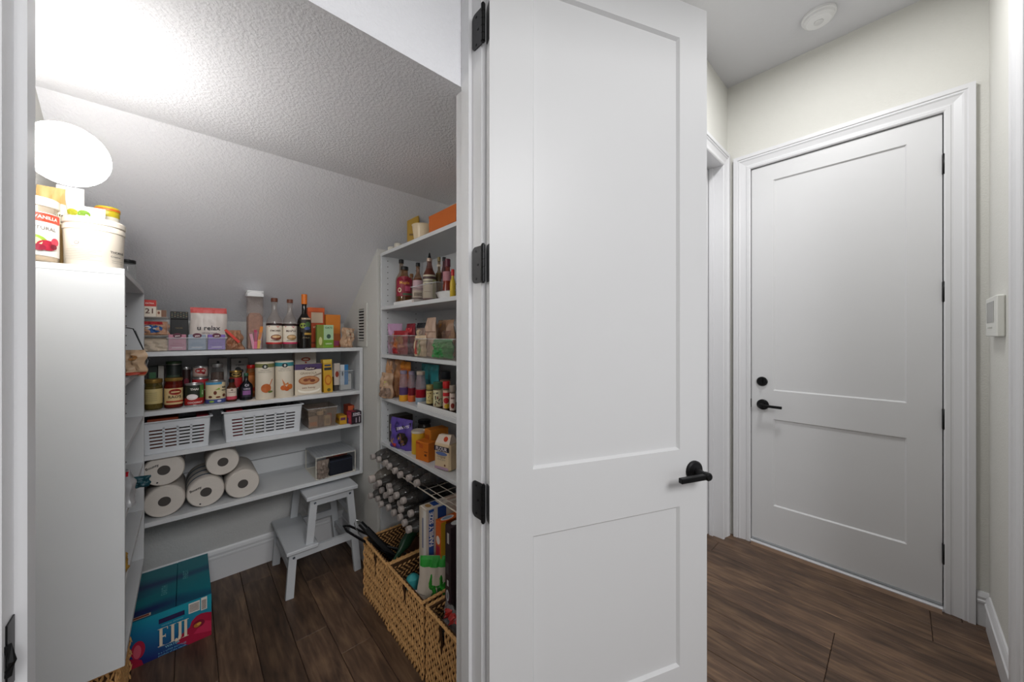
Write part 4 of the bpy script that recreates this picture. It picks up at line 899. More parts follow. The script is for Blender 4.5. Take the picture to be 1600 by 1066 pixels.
for i, (x, yy, w2, d2_, hh, c, la) in enumerate(((xa+.045, 2.235, .10, .12, h1+.010, '8a3a1c', 'rust coloured packet showing over the left slotted basket'), (xa+.135, 2.235, .07, .12, h1-.012, '3c3a30', 'dark packet in the middle of the left slotted basket'), (xb-.028, 2.235, .042, .14, h1+.004, '8a2030', 'dark red packet at the right of the left slotted basket'),
        (xc+.045, 2.235, .065, .12, h2+.006, 'a02430', 'red packet in the left end of the wider slotted basket'), (xc+.125, 2.24, .07, .12, h2-.006, '8f8f72', 'olive packet in the wider slotted basket'), (xc+.20, 2.24, .06, .12, h2+.002, '22252a', 'black packet in the wider slotted basket'), (xd-.045, 2.24, .06, .12, h2-.01, '5c3a40', 'maroon packet in the right end of the wider slotted basket'))):
    carton('snack_packet', la, (x, yy, z+.0035), w2, d2_, hh-.008, c, group='packets inside the slotted baskets')
xe, we, he = bk(z, 481, 527, 637, 2.205)
bin_clear('clear plastic tub of packets right of the white baskets', (xe, 2.205, z), we, .17, he, m_=clear('c9b8a8', .3), taper=.12)
for i, (dx, yy, w2, hh, c, la, pr) in enumerate(((-.045, 2.222, .045, .062, 'b09a86', 'tan packet at the left inside the clear tub', [('r', -.4, .15, .4, .5, 'c9885a')]), (-.005, 2.25, .04, .05, 'a08878', 'brown packet in the middle of the clear tub', []), (.03, 2.222, .032, .058, 'cbb894', 'cream packet at the right inside the clear tub', [('r', -.3, .2, .3, .7, 'a89a80')]), (.052, 2.26, .02, .06, 'b04a40', 'small red packet inside the clear tub', []))):
    carton('soup_packet', la, (xe+dx, yy, z+.0035), w2, .02, hh, c, front=pr, rz=.1*(i-1), group='packets inside the clear tub')
t = thing('small_lid_jar', 'small jar with a cream lid standing up in the clear tub', 'jar', (PX(501, 2.235), 2.245, z+.0035)); m = MB(); m.lathe([(.014, 0), (.016, .004), (.016, .062), (.014, .066)], 20); m.build('jar_body', mat('8a7a70', .4), t); m = MB(); m.lathe([(.0175, .064), (.0175, .080), (.015, .082), (0, .082)], 24); m.build('lid', mat('e0c8a4', .4), t)
bag('seed_bag', 'clear bag of dark seeds lying across the top of the clear tub', (PX(494, 2.30), 2.30, z+.045), .10, .062, .05, '6a5c54', [('e', -.2, .6, .2, .15, '8a8078'), ('r', .2, .5, .48, .8, 'a89a80')], 21, crush=.008)
cart_b('yellow_box', 'yellow and purple tea box at the right of the third shelf', z, 531, 542, 650, 2.20, .09, 'c99a2c', front=[('r', -.4, .5, .3, .8, '6a3a5a')], left=[('r', -.4, .4, .4, .7, '8a5a2c')], topp=[('r', -.4, .1, .4, .9, 'b88a2c')])
cart_b('purple_box', 'dark purple box next to the yellow box on the third shelf', z, 542.5, 551, 653, 2.20, .09, '3a2c54', front=[('t', 'zen', 0, .6, .6, 'c9a8d0'), ('r', -.4, .2, .4, .35, '8a4a7a')], topp=[('r', -.3, .1, .3, .8, 'd0a040')])
x, w_, h = bk(z, 552, 566, 643, 2.165)
carton('berry_box', 'black and magenta box jutting over the right end of the third shelf', (x-.006, 2.168, z), w_*1.15, .06, h, '2a1a26', front=[('t', 'KIND', 0, .82, .7, 'e4dce4', {'bold': .03}), ('r', -.4, .66, .45, .70, 'e8d8e4'), ('r', .25, .1, .32, .55, 'd8d0d8'), ('r', -.1, .1, .0, .5, 'b8a8b8')], left=[('r', -.5, 0, .5, 1, 'a8324e'), ('r', -.3, .2, .3, .7, 'c44a60')], topp=[('r', -.5, -.0, -.0, 1, 'a02a44')], rz=.12)
cart_b('red_packet_box', 'red open box behind the black and magenta box', z, 544, 556, 634, 2.285, .09, 'b0482c', front=[('r', -.5, .6, .1, 1, 'd0643c'), ('r', .1, .3, .5, .8, '4a4038')])

# ---- back unit, bottom shelf (paper rolls, wire box)
z = ZS[3]+.0004; RR = .0695
def roll(label, x, zc_, y0=2.212, ln=.27, r=RR, wrap=True, rz=0):
    t = thing('paper_towel_roll', label, 'paper roll', (x, y0, zc_), rz, 'paper towel rolls on the bottom back shelf')
    m = MB(); M_ = RX(radians(-90))
    m.lathe([(.021, .0), (r*.93, 0), (r*.985, .005), (r, .013), (r, ln-.01), (r*.93, ln), (.021, ln)], 36, M_, caps=False); m.build('paper', mat('cfc8c0', .6, 0, .03, 40, .4), t)
    m = MB(); m.lathe([(.021, .001), (.0212, ln*.35)], 24, M_); m.build('core', mat('4a4643', .8), t)
    if wrap:
        build_print([('t', 'Bounty', -.52, .30, .62, '3a3634', {'rot': 18, 'bold': .03}), ('e', -.3, -.72, .05, .05, '26282c')], r, r, lambda u, v, l: (u, -l, v), t, 'printed_wrap')
        m = MB(); M2 = RX(radians(-90))
        for k in range(3): 
            m.lathe([(r*1.003, .05+k*.07), (r*1.004, .051+k*.07), (r*1.004, .065+k*.07), (r*1.003, .066+k*.07)], 36, M2)
        m.build('wrap_bands', mat('30506a', .4), t)
    return t
roll('wrapped paper towel roll at the lower left of the bottom back shelf', PX(257, 2.212), z+RR, wrap=False)
roll('wrapped paper towel roll stacked at the upper left, with lettering on its end', PX(256, 2.212), z+RR*3+.0008)
roll('paper towel roll right of the left stack, lower row', PX(322, 2.212), z+RR, y0=2.214)
roll('bare paper roll on top of the two lower rolls', PX(349, 2.212), z+RR+.121, y0=2.235, ln=.20, r=RR*.93, wrap=False)
roll('paper towel roll nearest the wire box, lower row', PX(322, 2.212)+RR*2.01, z+RR, wrap=False)
t = thing('wire_lidded_box', 'white wire box with a ribbed grey lid at the right of the bottom back shelf', 'box', (0, 0, z))
wx0, wx1, wy0, wy1, wh = PX(494, 2.20), PX(555, 2.20), 2.20, 2.43, .125; mw = mat('d8d4c8', .4, 0, .02)
m = MB()
for a, b_ in (((wx0, wy0), (wx1, wy0)), ((wx1, wy0), (wx1, wy1)), ((wx1, wy1), (wx0, wy1)), ((wx0, wy1), (wx0, wy0))):
    for zz in (.003, wh-.004): m.tube([(a[0], a[1], zz), (b_[0], b_[1], zz)], .0022, 6)
    m.tube([(a[0], a[1], .003), (a[0], a[1], wh-.004)], .0022, 6)
m.build('wire_frame', mw, t)
MB().box(wx0, wx1, wy0, wy1, .0, .002).build('base', mw, t)
m = MB()
for k in range(12): m.cbox(wx0-.003+k*(wx1-wx0+.006)/12+.0006, wx0-.003+(k+1)*(wx1-wx0+.006)/12-.0006, wy0-.003, wy1+.003, wh-.002, wh+.003, .0008)
o = m.build('lid', mat('a9acb0', .45, 0, .02), t); o['kind'] = 'stuff'
bag('folded_cloth', 'folded taupe cloth inside the wire box', (wx0+.035, wy0+.012, z+.003), .062, .10, .05, '8a7c72', [('r', -.5, .3, .5, .33, '6a5e56'), ('r', -.5, .55, .5, .58, '6a5e56')], 31, crush=.006)
carton('navy_pouch', 'dark navy pouch inside the wire box', (wx0+.135, wy0+.006, z+.0025), .125, .05, .088, '161a26', front=[('r', -.5, .9, .5, .93, '3a4256')])
bag('coral_pouch', 'coral and grey soft pouch peeping over the navy one in the wire box', (wx0+.13, wy0+.09, z+.003), .12, .105, .04, '8a5a50', [('r', -.2, .82, .3, 1, 'c8503c')], 32, crush=.006)

# ---- sparkling water case on the floor
t = thing('water_case', 'teal and blue water bottle case with a red hibiscus on the floor', 'box', (-.044, 2.10, .0004))
CW, CD, CH = .254, .40, .185
def case_mat():
    m = bpy.data.materials.new('printed_blue_board'); m.use_nodes = True; nt = m.node_tree; b = nt.nodes['Principled BSDF']; b.inputs['Roughness'].default_value = .35
    tc = nt.nodes.new('ShaderNodeTexCoord'); sp = nt.nodes.new('ShaderNodeSeparateXYZ'); nt.links.new(tc.outputs['Object'], sp.inputs[0])
    # print runs from teal at the handle side to navy at the lower left and at the back edge of the flaps
    ns = nt.nodes.new('ShaderNodeTexNoise'); ns.inputs['Scale'].default_value = 4; ns.inputs['Detail'].default_value = 1
    mp = nt.nodes.new('ShaderNodeMapping'); mp.inputs['Rotation'].default_value = (0, 0, .6); mp.inputs['Scale'].default_value = (.5, 2.2, .6); nt.links.new(tc.outputs['Object'], mp.inputs[0]); nt.links.new(mp.outputs[0], ns.inputs['Vector'])
    a = nt.nodes.new('ShaderNodeMath'); a.operation = 'MULTIPLY_ADD'; a.inputs[1].default_value = 3.4; a.inputs[2].default_value = -.15; nt.links.new(sp.outputs[2], a.inputs[0])
    b2 = nt.nodes.new('ShaderNodeMath'); b2.operation = 'MULTIPLY_ADD'; b2.inputs[1].default_value = 1.1; nt.links.new(sp.outputs[0], b2.inputs[0]); nt.links.new(a.outputs[0], b2.inputs[2])
    c2 = nt.nodes.new('ShaderNodeMath'); c2.operation = 'MULTIPLY_ADD'; c2.inputs[1].default_value = .5; c2.inputs[2].default_value = .05; nt.links.new(ns.outputs['Fac'], c2.inputs[0])
    c3 = nt.nodes.new('ShaderNodeMath'); c3.operation = 'ADD'; nt.links.new(b2.outputs[0], c3.inputs[0]); nt.links.new(c2.outputs[0], c3.inputs[1])
    rp = nt.nodes.new('ShaderNodeValToRGB'); e = rp.color_ramp.elements; e[0].position = .12; e[0].color = lin('12206a'); e[1].position = .75; e[1].color = lin('1798ac')
    x = e.new(.45); x.color = lin('0f6f9c'); nt.links.new(c3.outputs[0], rp.inputs[0]); nt.links.new(rp.outputs[0], b.inputs['Base Color']); return m
M_case = case_mat()
def flap_mat():
    m = bpy.data.materials.new('printed_blue_flap'); m.use_nodes = True; nt = m.node_tree; b = nt.nodes['Principled BSDF']; b.inputs['Roughness'].default_value = .35
    tc = nt.nodes.new('ShaderNodeTexCoord'); mp = nt.nodes.new('ShaderNodeMapping'); mp.inputs['Rotation'].default_value = (0, 0, .5); mp.inputs['Scale'].default_value = (1.2, 4.6, 1)
    nt.links.new(tc.outputs['Object'], mp.inputs[0]); w_ = nt.nodes.new('ShaderNodeTexNoise'); w_.inputs['Scale'].default_value = 1.6; w_.inputs['Detail'].default_value = 1; nt.links.new(mp.outputs[0], w_.inputs['Vector'])
    rp = nt.nodes.new('ShaderNodeValToRGB'); e = rp.color_ramp.elements; e[0].position = .38; e[0].color = lin('172a66'); e[1].position = .55; e[1].color = lin('12808e')
    nt.links.new(w_.outputs['Fac'], rp.inputs[0]); nt.links.new(rp.outputs[0], b.inputs['Base Color']); return m
m = MB(); hx0, hx1, hz0, hz1 = -.042, .038, .137, .158; xa_, xb_ = -CW/2, CW/2
for q in ((xa_, hx0, 0, .003, 0, CH), (hx1, xb_, 0, .003, 0, CH), (hx0, hx1, 0, .003, 0, hz0), (hx0, hx1, 0, .003, hz1, CH),
          (xa_, xb_, CD-.003, CD, 0, CH), (xa_, xa_+.003, .003, CD-.003, 0, CH), (xb_-.003, xb_, .003, CD-.003, 0, CH), (xa_, xb_, .003, CD-.003, 0, .003)): m.box(*q)
m.build('carton', M_case, t)
m = MB(); m.box(xa_, .0095, .0005, CD-.0005, CH+.0003, CH+.0023); m.build('flap', flap_mat(), t); 
m = MB(); m.box(.0115, xb_, .0005, CD-.0005, CH+.0003, CH+.0026); m.build('flap', bpy.data.materials['printed_blue_flap'], t)
MB().box(xa_+.004, xb_-.004, .02, .024, .004, CH-.004).build('bottle_packs', mat('3a2f5a', .4, 0, .6, 25), t)
def serif(ch, x0, z0, wd, hh, st, col):
    s_ = st; sr = st*.55; out = [('r', x0, z0, x0+s_, z0+hh, col), ('r', x0-sr, z0, x0+s_+sr, z0+.012, col), ('r', x0-sr, z0+hh-.012, x0+s_+sr, z0+hh, col)]
    if ch == 'F': out += [('r', x0, z0+hh-.012, x0+wd, z0+hh, col), ('r', x0+wd-.010, z0+hh-.06, x0+wd, z0+hh, col), ('r', x0, z0+hh*.48, x0+wd*.75, z0+hh*.56, col), ('r', x0+wd*.75-.008, z0+hh*.42, x0+wd*.75, z0+hh*.62, col)]
    if ch == 'J': out = [('r', x0, z0+.03, x0+s_, z0+hh, col), ('r', x0-sr, z0+hh-.012, x0+s_+sr, z0+hh, col), ('p', [(x0, z0+.1), (x0+s_, z0+.06), (x0+s_*.6, z0-.01), (x0-s_*.8, z0-.03), (x0-s_*1.2, z0+.0), (x0-s_*.2, z0+.03)], col), ('e', x0-s_*.8, z0+.01, s_*.45, .04, col)]
    return out
cr = 'e6d6bf'
sp_ = [('p', [(.20, .0), (.5, .0), (.5, .56), (.43, .60), (.36, .62), (.30, .60), (.24, .52), (.215, .40), (.10, .30), (.05, .14)], 'a8183c'), ('p', [(.26, .20), (.5, .1), (.5, .35), (.40, .42)], 'c22a50'), ('e', .33, .40, .08, .09, '7c1030'), ('e', .31, .38, .045, .05, 'b8702c'), ('e', .335, .40, .03, .035, 'd8a040'),
       ('e', -.40, .36, .08, .20, 'b02040'), ('e', -.41, .33, .045, .15, 'd0586c'), ('p', [(-.5, 0), (-.34, 0), (-.36, .12), (-.44, .2), (-.5, .24)], 'a01838'),
       ('t', 'NATURAL ARTESIAN', .0, .70, .26, '7cc0cc'), ('r', -.17, .235, .19, .24, 'cfd8d8'), ('t', 'WATER', .0, .185, .18, '8cc4d8'), ('t', '6 x 1 LITER BOTTLES', .0, .10, .34, '6aa8c8'), ('t', 'product of the islands', .0, .04, .34, '6aa8c8'),
       ('r', .20, .73, .345, .97, 'e6e2dc'), ('r', .36, .70, .44, 1.0, 'e6e2dc')]+[('r', .21, .76+.028*i, .335, .772+.028*i, '6a4c3c') for i in range(7)]+[('r', .37, .73+.026*i, .43, .742+.026*i, '6a4c3c') for i in range(9)]
sp_ += serif('F', -.155, .27, .10, .40, .036, cr)+serif('I', -.015, .27, .1, .40, .036, cr)+serif('J', .075, .27, .1, .40, .036, cr)+serif('I', .145, .27, .1, .40, .036, cr)
build_print(sp_, CW, CH, flat(0), t, 'front_print', 1)
build_print([('t', 'EARTH', -.12, .42, .2, '6ab4bc', {'rot': 90}), ('t', 'FINEST', .16, .62, .2, '6ab4bc', {'rot': 90}), ('r', -.48, .01, -.26, .06, 'd8c0a8'), ('r', -.46, .02, -.28, .05, '8a3c34')], CW, CD, lambda u, v, l: (u, v, CH+.0027+l), t, 'top_print', 1)

# ---- right unit
GR = None
# top board
z = RS[0]+.0004
carton('mustard_yellow_box', 'flat mustard yellow packet standing at the back on the tall unit', (.900, PY(645, .900), z), .062, .02, ZX(645, 318, .92)-z, 'b08a2c', front=[('r', -.4, .1, .4, .9, 'b8902e'), ('r', -.3, .3, .2, .34, '7a5a1c')], rz=-.75)
x_, w_, h = rc(z, 644, 678, 327, .885); t = thing('mixing_bowl', 'deep cream mixing bowl on top of the tall shelf unit', 'bowl', (.885, x_, z)); rb = w_/2; h = .098
m = MB(); m.lathe([(.0, .001), (rb*.6, 0), (rb*.66, .004), (rb*.86, h*.35), (rb*.97, h*.8), (rb, h-.004), (rb*1.05, h), (rb*1.0, h+.001), (rb*.93, h*.8), (rb*.82, h*.35), (rb*.5, .01), (0, .008)], 36); m.build('bowl_body', mat('e4d0ae', .3, 0, .02), t)
y, w_, h = rt(z, 669, 710, 318, .82); carton('snack_case', 'orange cardboard case on the front of the tall unit top', (.825, PY(690, .825)-.0, z), PY(669, .825)-PY(713, .825)-.01, .15, .092, 'c8651c', front=[('r', -.42, .08, -.22, .15, '8a3c14'), ('r', .22, .08, .46, .20, '8a3c14'), ('r', .24, .12, .44, .16, 'c8651c'), ('r', -.5, .0, .5, .03, '7a3a18')], left=[('r', -.5, .9, .5, 1, 'a8501a')], rz=-pi/2)
for px, hh in ((612, .022), (622, .026)):
    t = thing('small_tub', 'small white plastic tub, '+('left' if px == 612 else 'right')+' of two at the far end of the tall unit top', 'tub', (.82, PY(px, .82), z)); m = MB(); m.lathe([(.020, 0), (.020, hh-.003), (.017, hh), (0, hh)], 20); m.build('cap_body', mat('cfcabc', .45), t)
# bottle shelf
z = RS[1]+.0004; GB = 'bottles on the upper shelf of the tall unit'
t = thing('lazy_tray', 'low white tray under the far bottles of the tall unit', 'tray', (.805, PY(645, .80), z)); hy = (PY(611, .80)-PY(645, .80))
m = MB(); m.cbox(0, .19, 0, hy-.02, 0, .004, .001); m.box(0, .003, 0, hy-.02, .004, .016); m.box(.187, .19, 0, hy-.02, .004, .016); m.box(.003, .187, 0, .003, .004, .016); m.box(.003, .187, hy-.023, hy-.02, .004, .016); m.build('tray_body', WHITE, t)
def br(name, la, l, r, top, X, prof, glass, capm, base=0, **k):
    y, w_, h = rc(z+base, l, r, top, X); return bottle(name, la, (X, y, z+base), w_/2, h, prof, glass, capm, rz=face_cam(X, y), group=k.pop('group', GB), **k)
br('tall_syrup_bottle', 'tall clear syrup bottle with a dark cap, farthest in the row', 618, 636, 406, .87, WINE, clear('b08a60', .3), DARK, .005, fill=mat('7c4a24', .4), fillh=.5, caph=.07)
br('maple_bottle', 'round syrup bottle with a wine-red arched label', 619, 645, 417, .852, [(.8, 0), (1, .03), (1, .55), (.9, .66), (.6, .78), (.42, .86), (.4, 1)], clear('a06c38', .45), DARK, .005, fill=mat('2c140c', .3), fillh=.22, lab=None,
   prints=[('r', -.6, .2, .55, .6, '8c1e34'), ('e', -.02, .6, .57, .12, '8c1e34'), ('t', 'Maple', -.0, .54, .6, 'cf8a34', {'bold': .02}), ('e', -.3, .36, .12, .06, 'd8c8a8'), ('e', -.3, .36, .07, .035, '8c1e34'), ('r', .02, .33, .35, .46, 'b84a68'), ('r', -.1, .22, .55, .28, '4a5a40')])
br('amber_spice_bottle', 'small amber bottle behind the red-labelled syrup', 638, 648, 428, .93, SQUAT, clear('b07030', .5), mat('8a5a2c', .4), .0, fill=mat('8a5020', .5))
t_ = bin_clear('clear plastic bin holding the two front sauce bottles', (.80, (PY(643, .80)+PY(682, .80))/2, z), PY(643, .80)-PY(682, .80), .10, .075, rz=-pi/2, m_=clear('d8c8c0', .10), taper=.02)
br('sauce_bottle', 'black-capped sauce bottle with a lilac and cream label, left in the clear bin', 645, 661, 411, .845, ROUND, clear('a07048', .45), DARK, .0035, fill=mat('6a3a20', .5), fillh=.66, lab='c0a0a8', prints=[('r', -.8, .12, .8, .3, 'd8cdb8'), ('r', -.4, .15, .4, .24, '7a6a50'), ('r', -.8, .36, .8, .40, 'd8b8c0')], l0=.12, l1=.55, capr=1.25)
sq_ = br('squeeze_bottle', 'biggest bottle with a pointed black nozzle and a white label, right in the clear bin', 661, 681, 404, .85, [(.9, 0), (1, .02), (1, .62), (.93, .67), (.6, .78), (.4, .9), (.36, 1)], clear('8a5040', .55), mat('b8a090', .4), .0035, fill=mat('7a4030', .5), fillh=.8, lab='c8c0a8', prints=[('r', -.8, .50, .8, .56, '4a3230'), ('r', -.8, .44, .8, .455, '4a3a38'), ('r', .25, .06, .8, .5, 'a8a878'), ('r', -.4, .38, .2, .395, '5a4a44'), ('r', -.4, .2, .1, .21, '8a8070')], l0=.06, l1=.6, caph=.06)
m = MB(); hz_ = ZX(671, 404, .85)-z-.0035; m.lathe([(.009, hz_), (.006, hz_+.01), (.004, hz_+.022), (.001, hz_+.028)], 14); m.build('pour_spout', DARK, sq_)
br('oil_bottle', 'slim bottle with a cream band at the neck, behind the big bottle', 680, 692, 402, .90, WINE, clear('a08048', .45), mat('8a7a50', .4), .0, fill=mat('6a5428', .5), prints=[('r', -.3, .78, .3, .82, 'd8ccb8')])
br('pickle_bottle', 'dark-capped jar behind the red-capped bottle', 689, 699, 402, .89, SQUAT, clear('6a3038', .6), DARK, .0, fill=mat('3a2024', .5), lab='4a4448', l0=.2, l1=.5)
br('hot_sauce_bottle', 'orange-red sauce bottle with a maroon cap beside the jamb', 692, 707, 405, .855, SQUAT, clear('a83c20', .6), mat('5a1e30', .4), .0, fill=mat('b04020', .5), lab='b07880', l0=.45, l1=.68, caph=.18)
br('mustard_bottle', 'yellow bottle with a red cap cut by the jamb', 703, 712, 421, .825, SQUAT, mat('cfae2c', .4), REDP, .0, caph=.22)
t = thing('serving_bowl', 'shallow white oval bowl under the sauces beside the jamb', 'bowl', (.875, PY(702, .875)-.04, z)); m = MB(); m.lathe([(.07, 0), (.085, .002), (.098, .028), (.104, .030), (.100, .031), (.086, .006), (0, .005)], 40, Matrix.Diagonal((.7, 1, 1, 1))); m.build('bowl_body', WHITE, t)
# snack shelf
z = RS[2]+.0004
y, w_, h = rt(z, 607, 647, 511, .81)
bin_clear('clear bin of dog treat bags at the far end of the snack shelf', (.805, y, z), w_, .17, .105, rz=-pi/2, m_=clear('d0c4c4', .16))
bag('treat_bag', 'red treat bag with an orange-brown dog picture in the far clear bin', (.83, PY(626, .83), z+.004), .115, .125, .035, 'a0202a', [('e', .05, .52, .30, .28, 'b0602c'), ('e', .0, .72, .16, .10, '6a3a20'), ('e', -.02, .76, .08, .05, '3c2a20'), ('r', -.45, .3, .45, .40, 'c87a50'), ('r', -.45, .05, .4, .26, '9a1c24')], 41, rz=-pi/2+.2)
bag('pink_treat_bag', 'pink and lilac bag sticking up at the far end of the snack shelf', (.845, 1.870, z+.004), .085, .165, .03, 'b890b0', [('e', .1, .6, .18, .1, 'e0a890'), ('e', -.1, .3, .2, .1, 'c86a70')], 42, rz=-.9)
bag('crimson_bag', 'dark crimson bag between the two clear bins', (.90, PY(642, .90), z+.004), .10, .165, .035, '8c1a2c', [('r', -.4, .7, .4, .85, 'c03038'), ('r', -.3, .3, .3, .5, '5a1420')], 43, rz=-pi/2)
bag('black_top_bag', 'bag with a black top and pale window behind the front bin', (.91, PY(660, .91), z), .10, .17, .035, '9a8478', [('r', -.5, .84, .5, 1, '1e2028'), ('e', -.1, .7, .25, .1, 'd8c0a0')], 44, rz=-pi/2)
bin_clear('clear bin of chip bags nearest the jamb on the snack shelf', (.80, (PY(649, .80)+1.13)/2, z), PY(649, .80)-1.13, .20, .09, rz=-pi/2, m_=clear('d0c8c0', .12))
bag('kraft_bag', 'pale kraft snack bag with a red spot in the front clear bin', (.86, PY(674, .86), z+.004), .10, .185, .04, 'bda08c', [('e', -.35, .5, .22, .12, 'c83c28'), ('r', -.5, .62, .5, .64, '8a6a58'), ('r', -.3, .1, .3, .4, 'a88a7c')], 45, rz=-pi/2-.1)
bag('striped_bag', 'cream bag with red and green stripes in the front clear bin', (.825, PY(657, .825), z+.004), .085, .10, .03, 'd0b898', [('r', -.25, .1, -.05, .75, 'a83c30'), ('r', .05, .1, .2, .75, '7a9a4c')], 46, rz=-pi/2+.15)
bag('green_bag', 'glossy green snack bag slumped in the front clear bin', (.83, PY(693, .83), z+.004), .13, .085, .05, '3f8f4c', [('r', -.5, .55, .5, .85, '6aa06a'), ('e', .1, .35, .2, .2, '2c7a3c'), ('p', [(-.5, 0), (.1, 0), (-.3, .35), (-.5, .3)], 'c8c8a8')], 47, rz=-pi/2+.1, rough=.25, crush=.008)
bag('brown_bag', 'tan bag behind the green one on the snack shelf', (.93, PY(697, .93), z+.004), .14, .175, .05, 'a88468', [('e', -.2, .85, .1, .06, 'd89a50'), ('r', .1, .3, .45, .7, '8c6a5a')], 48, rz=-pi/2, crush=.008)
bag('mauve_bag', 'mauve bag beside the jamb on the snack shelf', (.87, 1.17, z+.004), .09, .165, .05, '9a5a78', [('r', -.4, .2, .4, .5, 'b87a90')], 49, rz=-pi/2)
# spice and drink shelf
z = RS[3]+.0004
bag('walnut_bag', 'kraft and clear bag of nuts drooping over the far end of the spice shelf', (.80, PY(605, .80)+.0, z), .10, .135, .045, 'b09074', [('e', .1, .6, .2, .1, 'bfb070'), ('r', -.45, .08, .45, .42, '8c7464')], 51, rz=-pi/2+.2, crush=.007)
bag('kraft_pouch', 'tall folded kraft pouch at the far end of the spice shelf', (.850, 1.880, z), .095, .205, .03, 'b88a62', [('p', [(-.5, 1), (.2, 1), (-.1, .6)], '7a5a44')], 52, rz=-.6, crush=.006)
bag('orange_bag', 'orange foil bag behind the clear bottles on the spice shelf', (.880, 1.825, z), .13, .195, .04, 'c06426', [('r', -.5, .82, .5, 1, 'd88a30'), ('r', -.3, .3, .3, .6, '9a4a20')], 53, rz=-pi/2, rough=.3)
GC = 'clear water-enhancer bottles on the spice shelf'
for l, r, top, X, c, c2, la in ((623.5, 638, 579, .825, '5c4470', 'd89a28', 'purple drink bottle with a yellow foot'), (637, 650, 580, .85, '7a1c28', 'c8602c', 'dark red drink bottle with an orange foot'), (649, 666, 580, .85, 'a01424', '8a9aa8', 'bright red drink bottle, nearest the yellow spice jars')):
    y, w_, h = rc(z, l, r, top, X)
    t = thing('drink_bottle', la, 'bottle', (X, y, z), -pi/2, GC); rb = w_/2
    m = MB(); m.lathe([(rb*.9, 0), (rb, .004), (rb, h*.2), (rb*.97, h*.21)], 20); m.build('foot_band', mat(c2, .4), t)
    m = MB(); m.lathe([(rb*.97, h*.205), (rb, h*.215), (rb*1.0, h*.45), (rb*.97, h*.455)], 20); m.build('coloured_base', mat(c, .25), t)
    m = MB(); m.lathe([(rb*.96, h*.45), (rb*.98, h*.6), (rb*.8, h*.8), (rb*.72, h*.9)], 20); m.build('clear_body', clear('d8c4cc', .45), t)
    m = MB(); m.lathe([(rb*.78, h*.89), (rb*.8, h*.9), (rb*.8, h*.985), (rb*.7, h), (0, h)], 20); m.build('cap', mat('8c8094' if c != 'a01424' else 'b8a898', .35), t)
bag('teal_bag', 'teal foil bag behind the red drink bottle', (.92, PY(672, .92), z), .17, .19, .04, '2c8288', [('r', -.5, .86, .5, 1, '4a9aa0'), ('r', -.3, .3, .2, .6, '206870')], 54, rz=-pi/2, rough=.3)
y0_, y1_ = PY(652.5, .797), 1.10
t = thing('spice_tray', 'white tray with a raised lip carrying the spice jars', 'tray', (.7955, y1_, z)); L_ = y0_-y1_
m = MB(); m.box(0, .18, 0, L_, 0, .006); m.cbox(-.0, .005, 0, L_, .006, .024, .0015); m.box(.175, .18, 0, L_, .006, .024); m.box(.005, .175, L_-.004, L_, .006, .024); m.build('tray_body', WHITE, t)
MB().box(.006, .174, .001, L_-.006, .0062, .012).build('dark_infill', mat('3a302c', .7), t)  # dark slab covering the tray floor inside the lips
zt3 = z+.0125; GS = 'spice jars on the white tray'
def spice(la, l, r, top, X, lab, capc, pr, cat='jar'):
    y, w_, h = rc(zt3, l, r, top, X); jar('spice_jar', la, (X, y, zt3), w_/2, h, clear('b09a80', .35), mat('6a4a30', .8, 0, .4, 150), mat(capc, .4), lab, pr, .08, .7, rz=face_cam(X, y), group=GS, neck=.95, lidh=h*.22)
dots = lambda c, n=9, s_=5: [('e', random.Random(s_+i).uniform(-.5, .5), random.Random(s_*3+i).uniform(.15, .62), .05, .03, c) for i in range(n)]
spice('yellow spice jar with dark specks, farthest on the tray', 666, 677.5, 601, .84, 'd8c486', '9a8a4a', dots('6a4a20'))
spice('cream and black speckled spice jar with a green lid', 677, 692, 597, .83, 'd8d0a8', '2f5a42', dots('1e1e1a', 14, 3)+dots('7a2420', 5, 9))
spice('spice jar with a red lid and red flowers, right of the green-lidded jar', 692, 702.5, 596, .83, 'd8b8a0', 'c01c1c', [('r', -.6, .5, .6, .62, 'c8202a'), ('e', 0, .35, .4, .1, 'b81c28'), ('e', .1, .16, .4, .08, 'd8b030')])
spice('white spice jar with a brown print at the jamb', 702.5, 712, 602, .83, 'd8c4b8', '9a8c80', [('e', 0, .25, .3, .1, '8a2c20'), ('r', -.3, .5, .3, .56, '7a5a50')])
spice('dark-lidded tall spice jar behind the red-lidded one', 688, 704, 580, .90, 'd0b090', '191c22', [('r', -.6, .5, .6, .6, 'c05030')])
# oats and baking shelf
z = RS[4]+.0004
y, w_, h = rt(z, 604, 617, 641, .83)
carton('dark_cereal_box', 'dark brown box at the far end of the oats shelf', (.825, 1.865, z), .085, .10, .150, '2e2822', front=[('r', -.3, .42, .5, .68, 'c8bca8'), ('t', 'ORIG', .1, .56, .5, '6a5a48'), ('r', -.2, .05, .3, .12, '6a5a4a')], rz=-pi/2)
bag('oats_bag', 'purple bag of steel cut oats leaning at the far end of the oats shelf', (.825, PY(628, .825), z), .165, .155, .05, '5a4698',
    [('p', [(-.15, .55), (.48, .78), (.48, .92), (-.15, .68)], '1c1a24'), ('t', 'STEEL OATS', .17, .735, .55, 'd8d0d8', {'rot': 13, 'bold': .03}), ('e', .17, .36, .24, .22, '2a2018'), ('e', .17, .36, .21, .19, '8a6a38'), ('e', .08, .4, .06, .05, 'b89048'), ('e', .22, .3, .07, .05, '6a4420'), ('e', .2, .43, .05, .04, 'a83c28'), ('p', [(-.38, .2), (-.22, .14), (-.18, .34), (-.34, .4)], 'b88c58'), ('e', -.12, .14, .07, .07, 'b83c3c'), ('e', -.1, .82, .1, .1, '3a2c70')], 61, rz=-pi/2+.25, ry=.0, crush=.006)
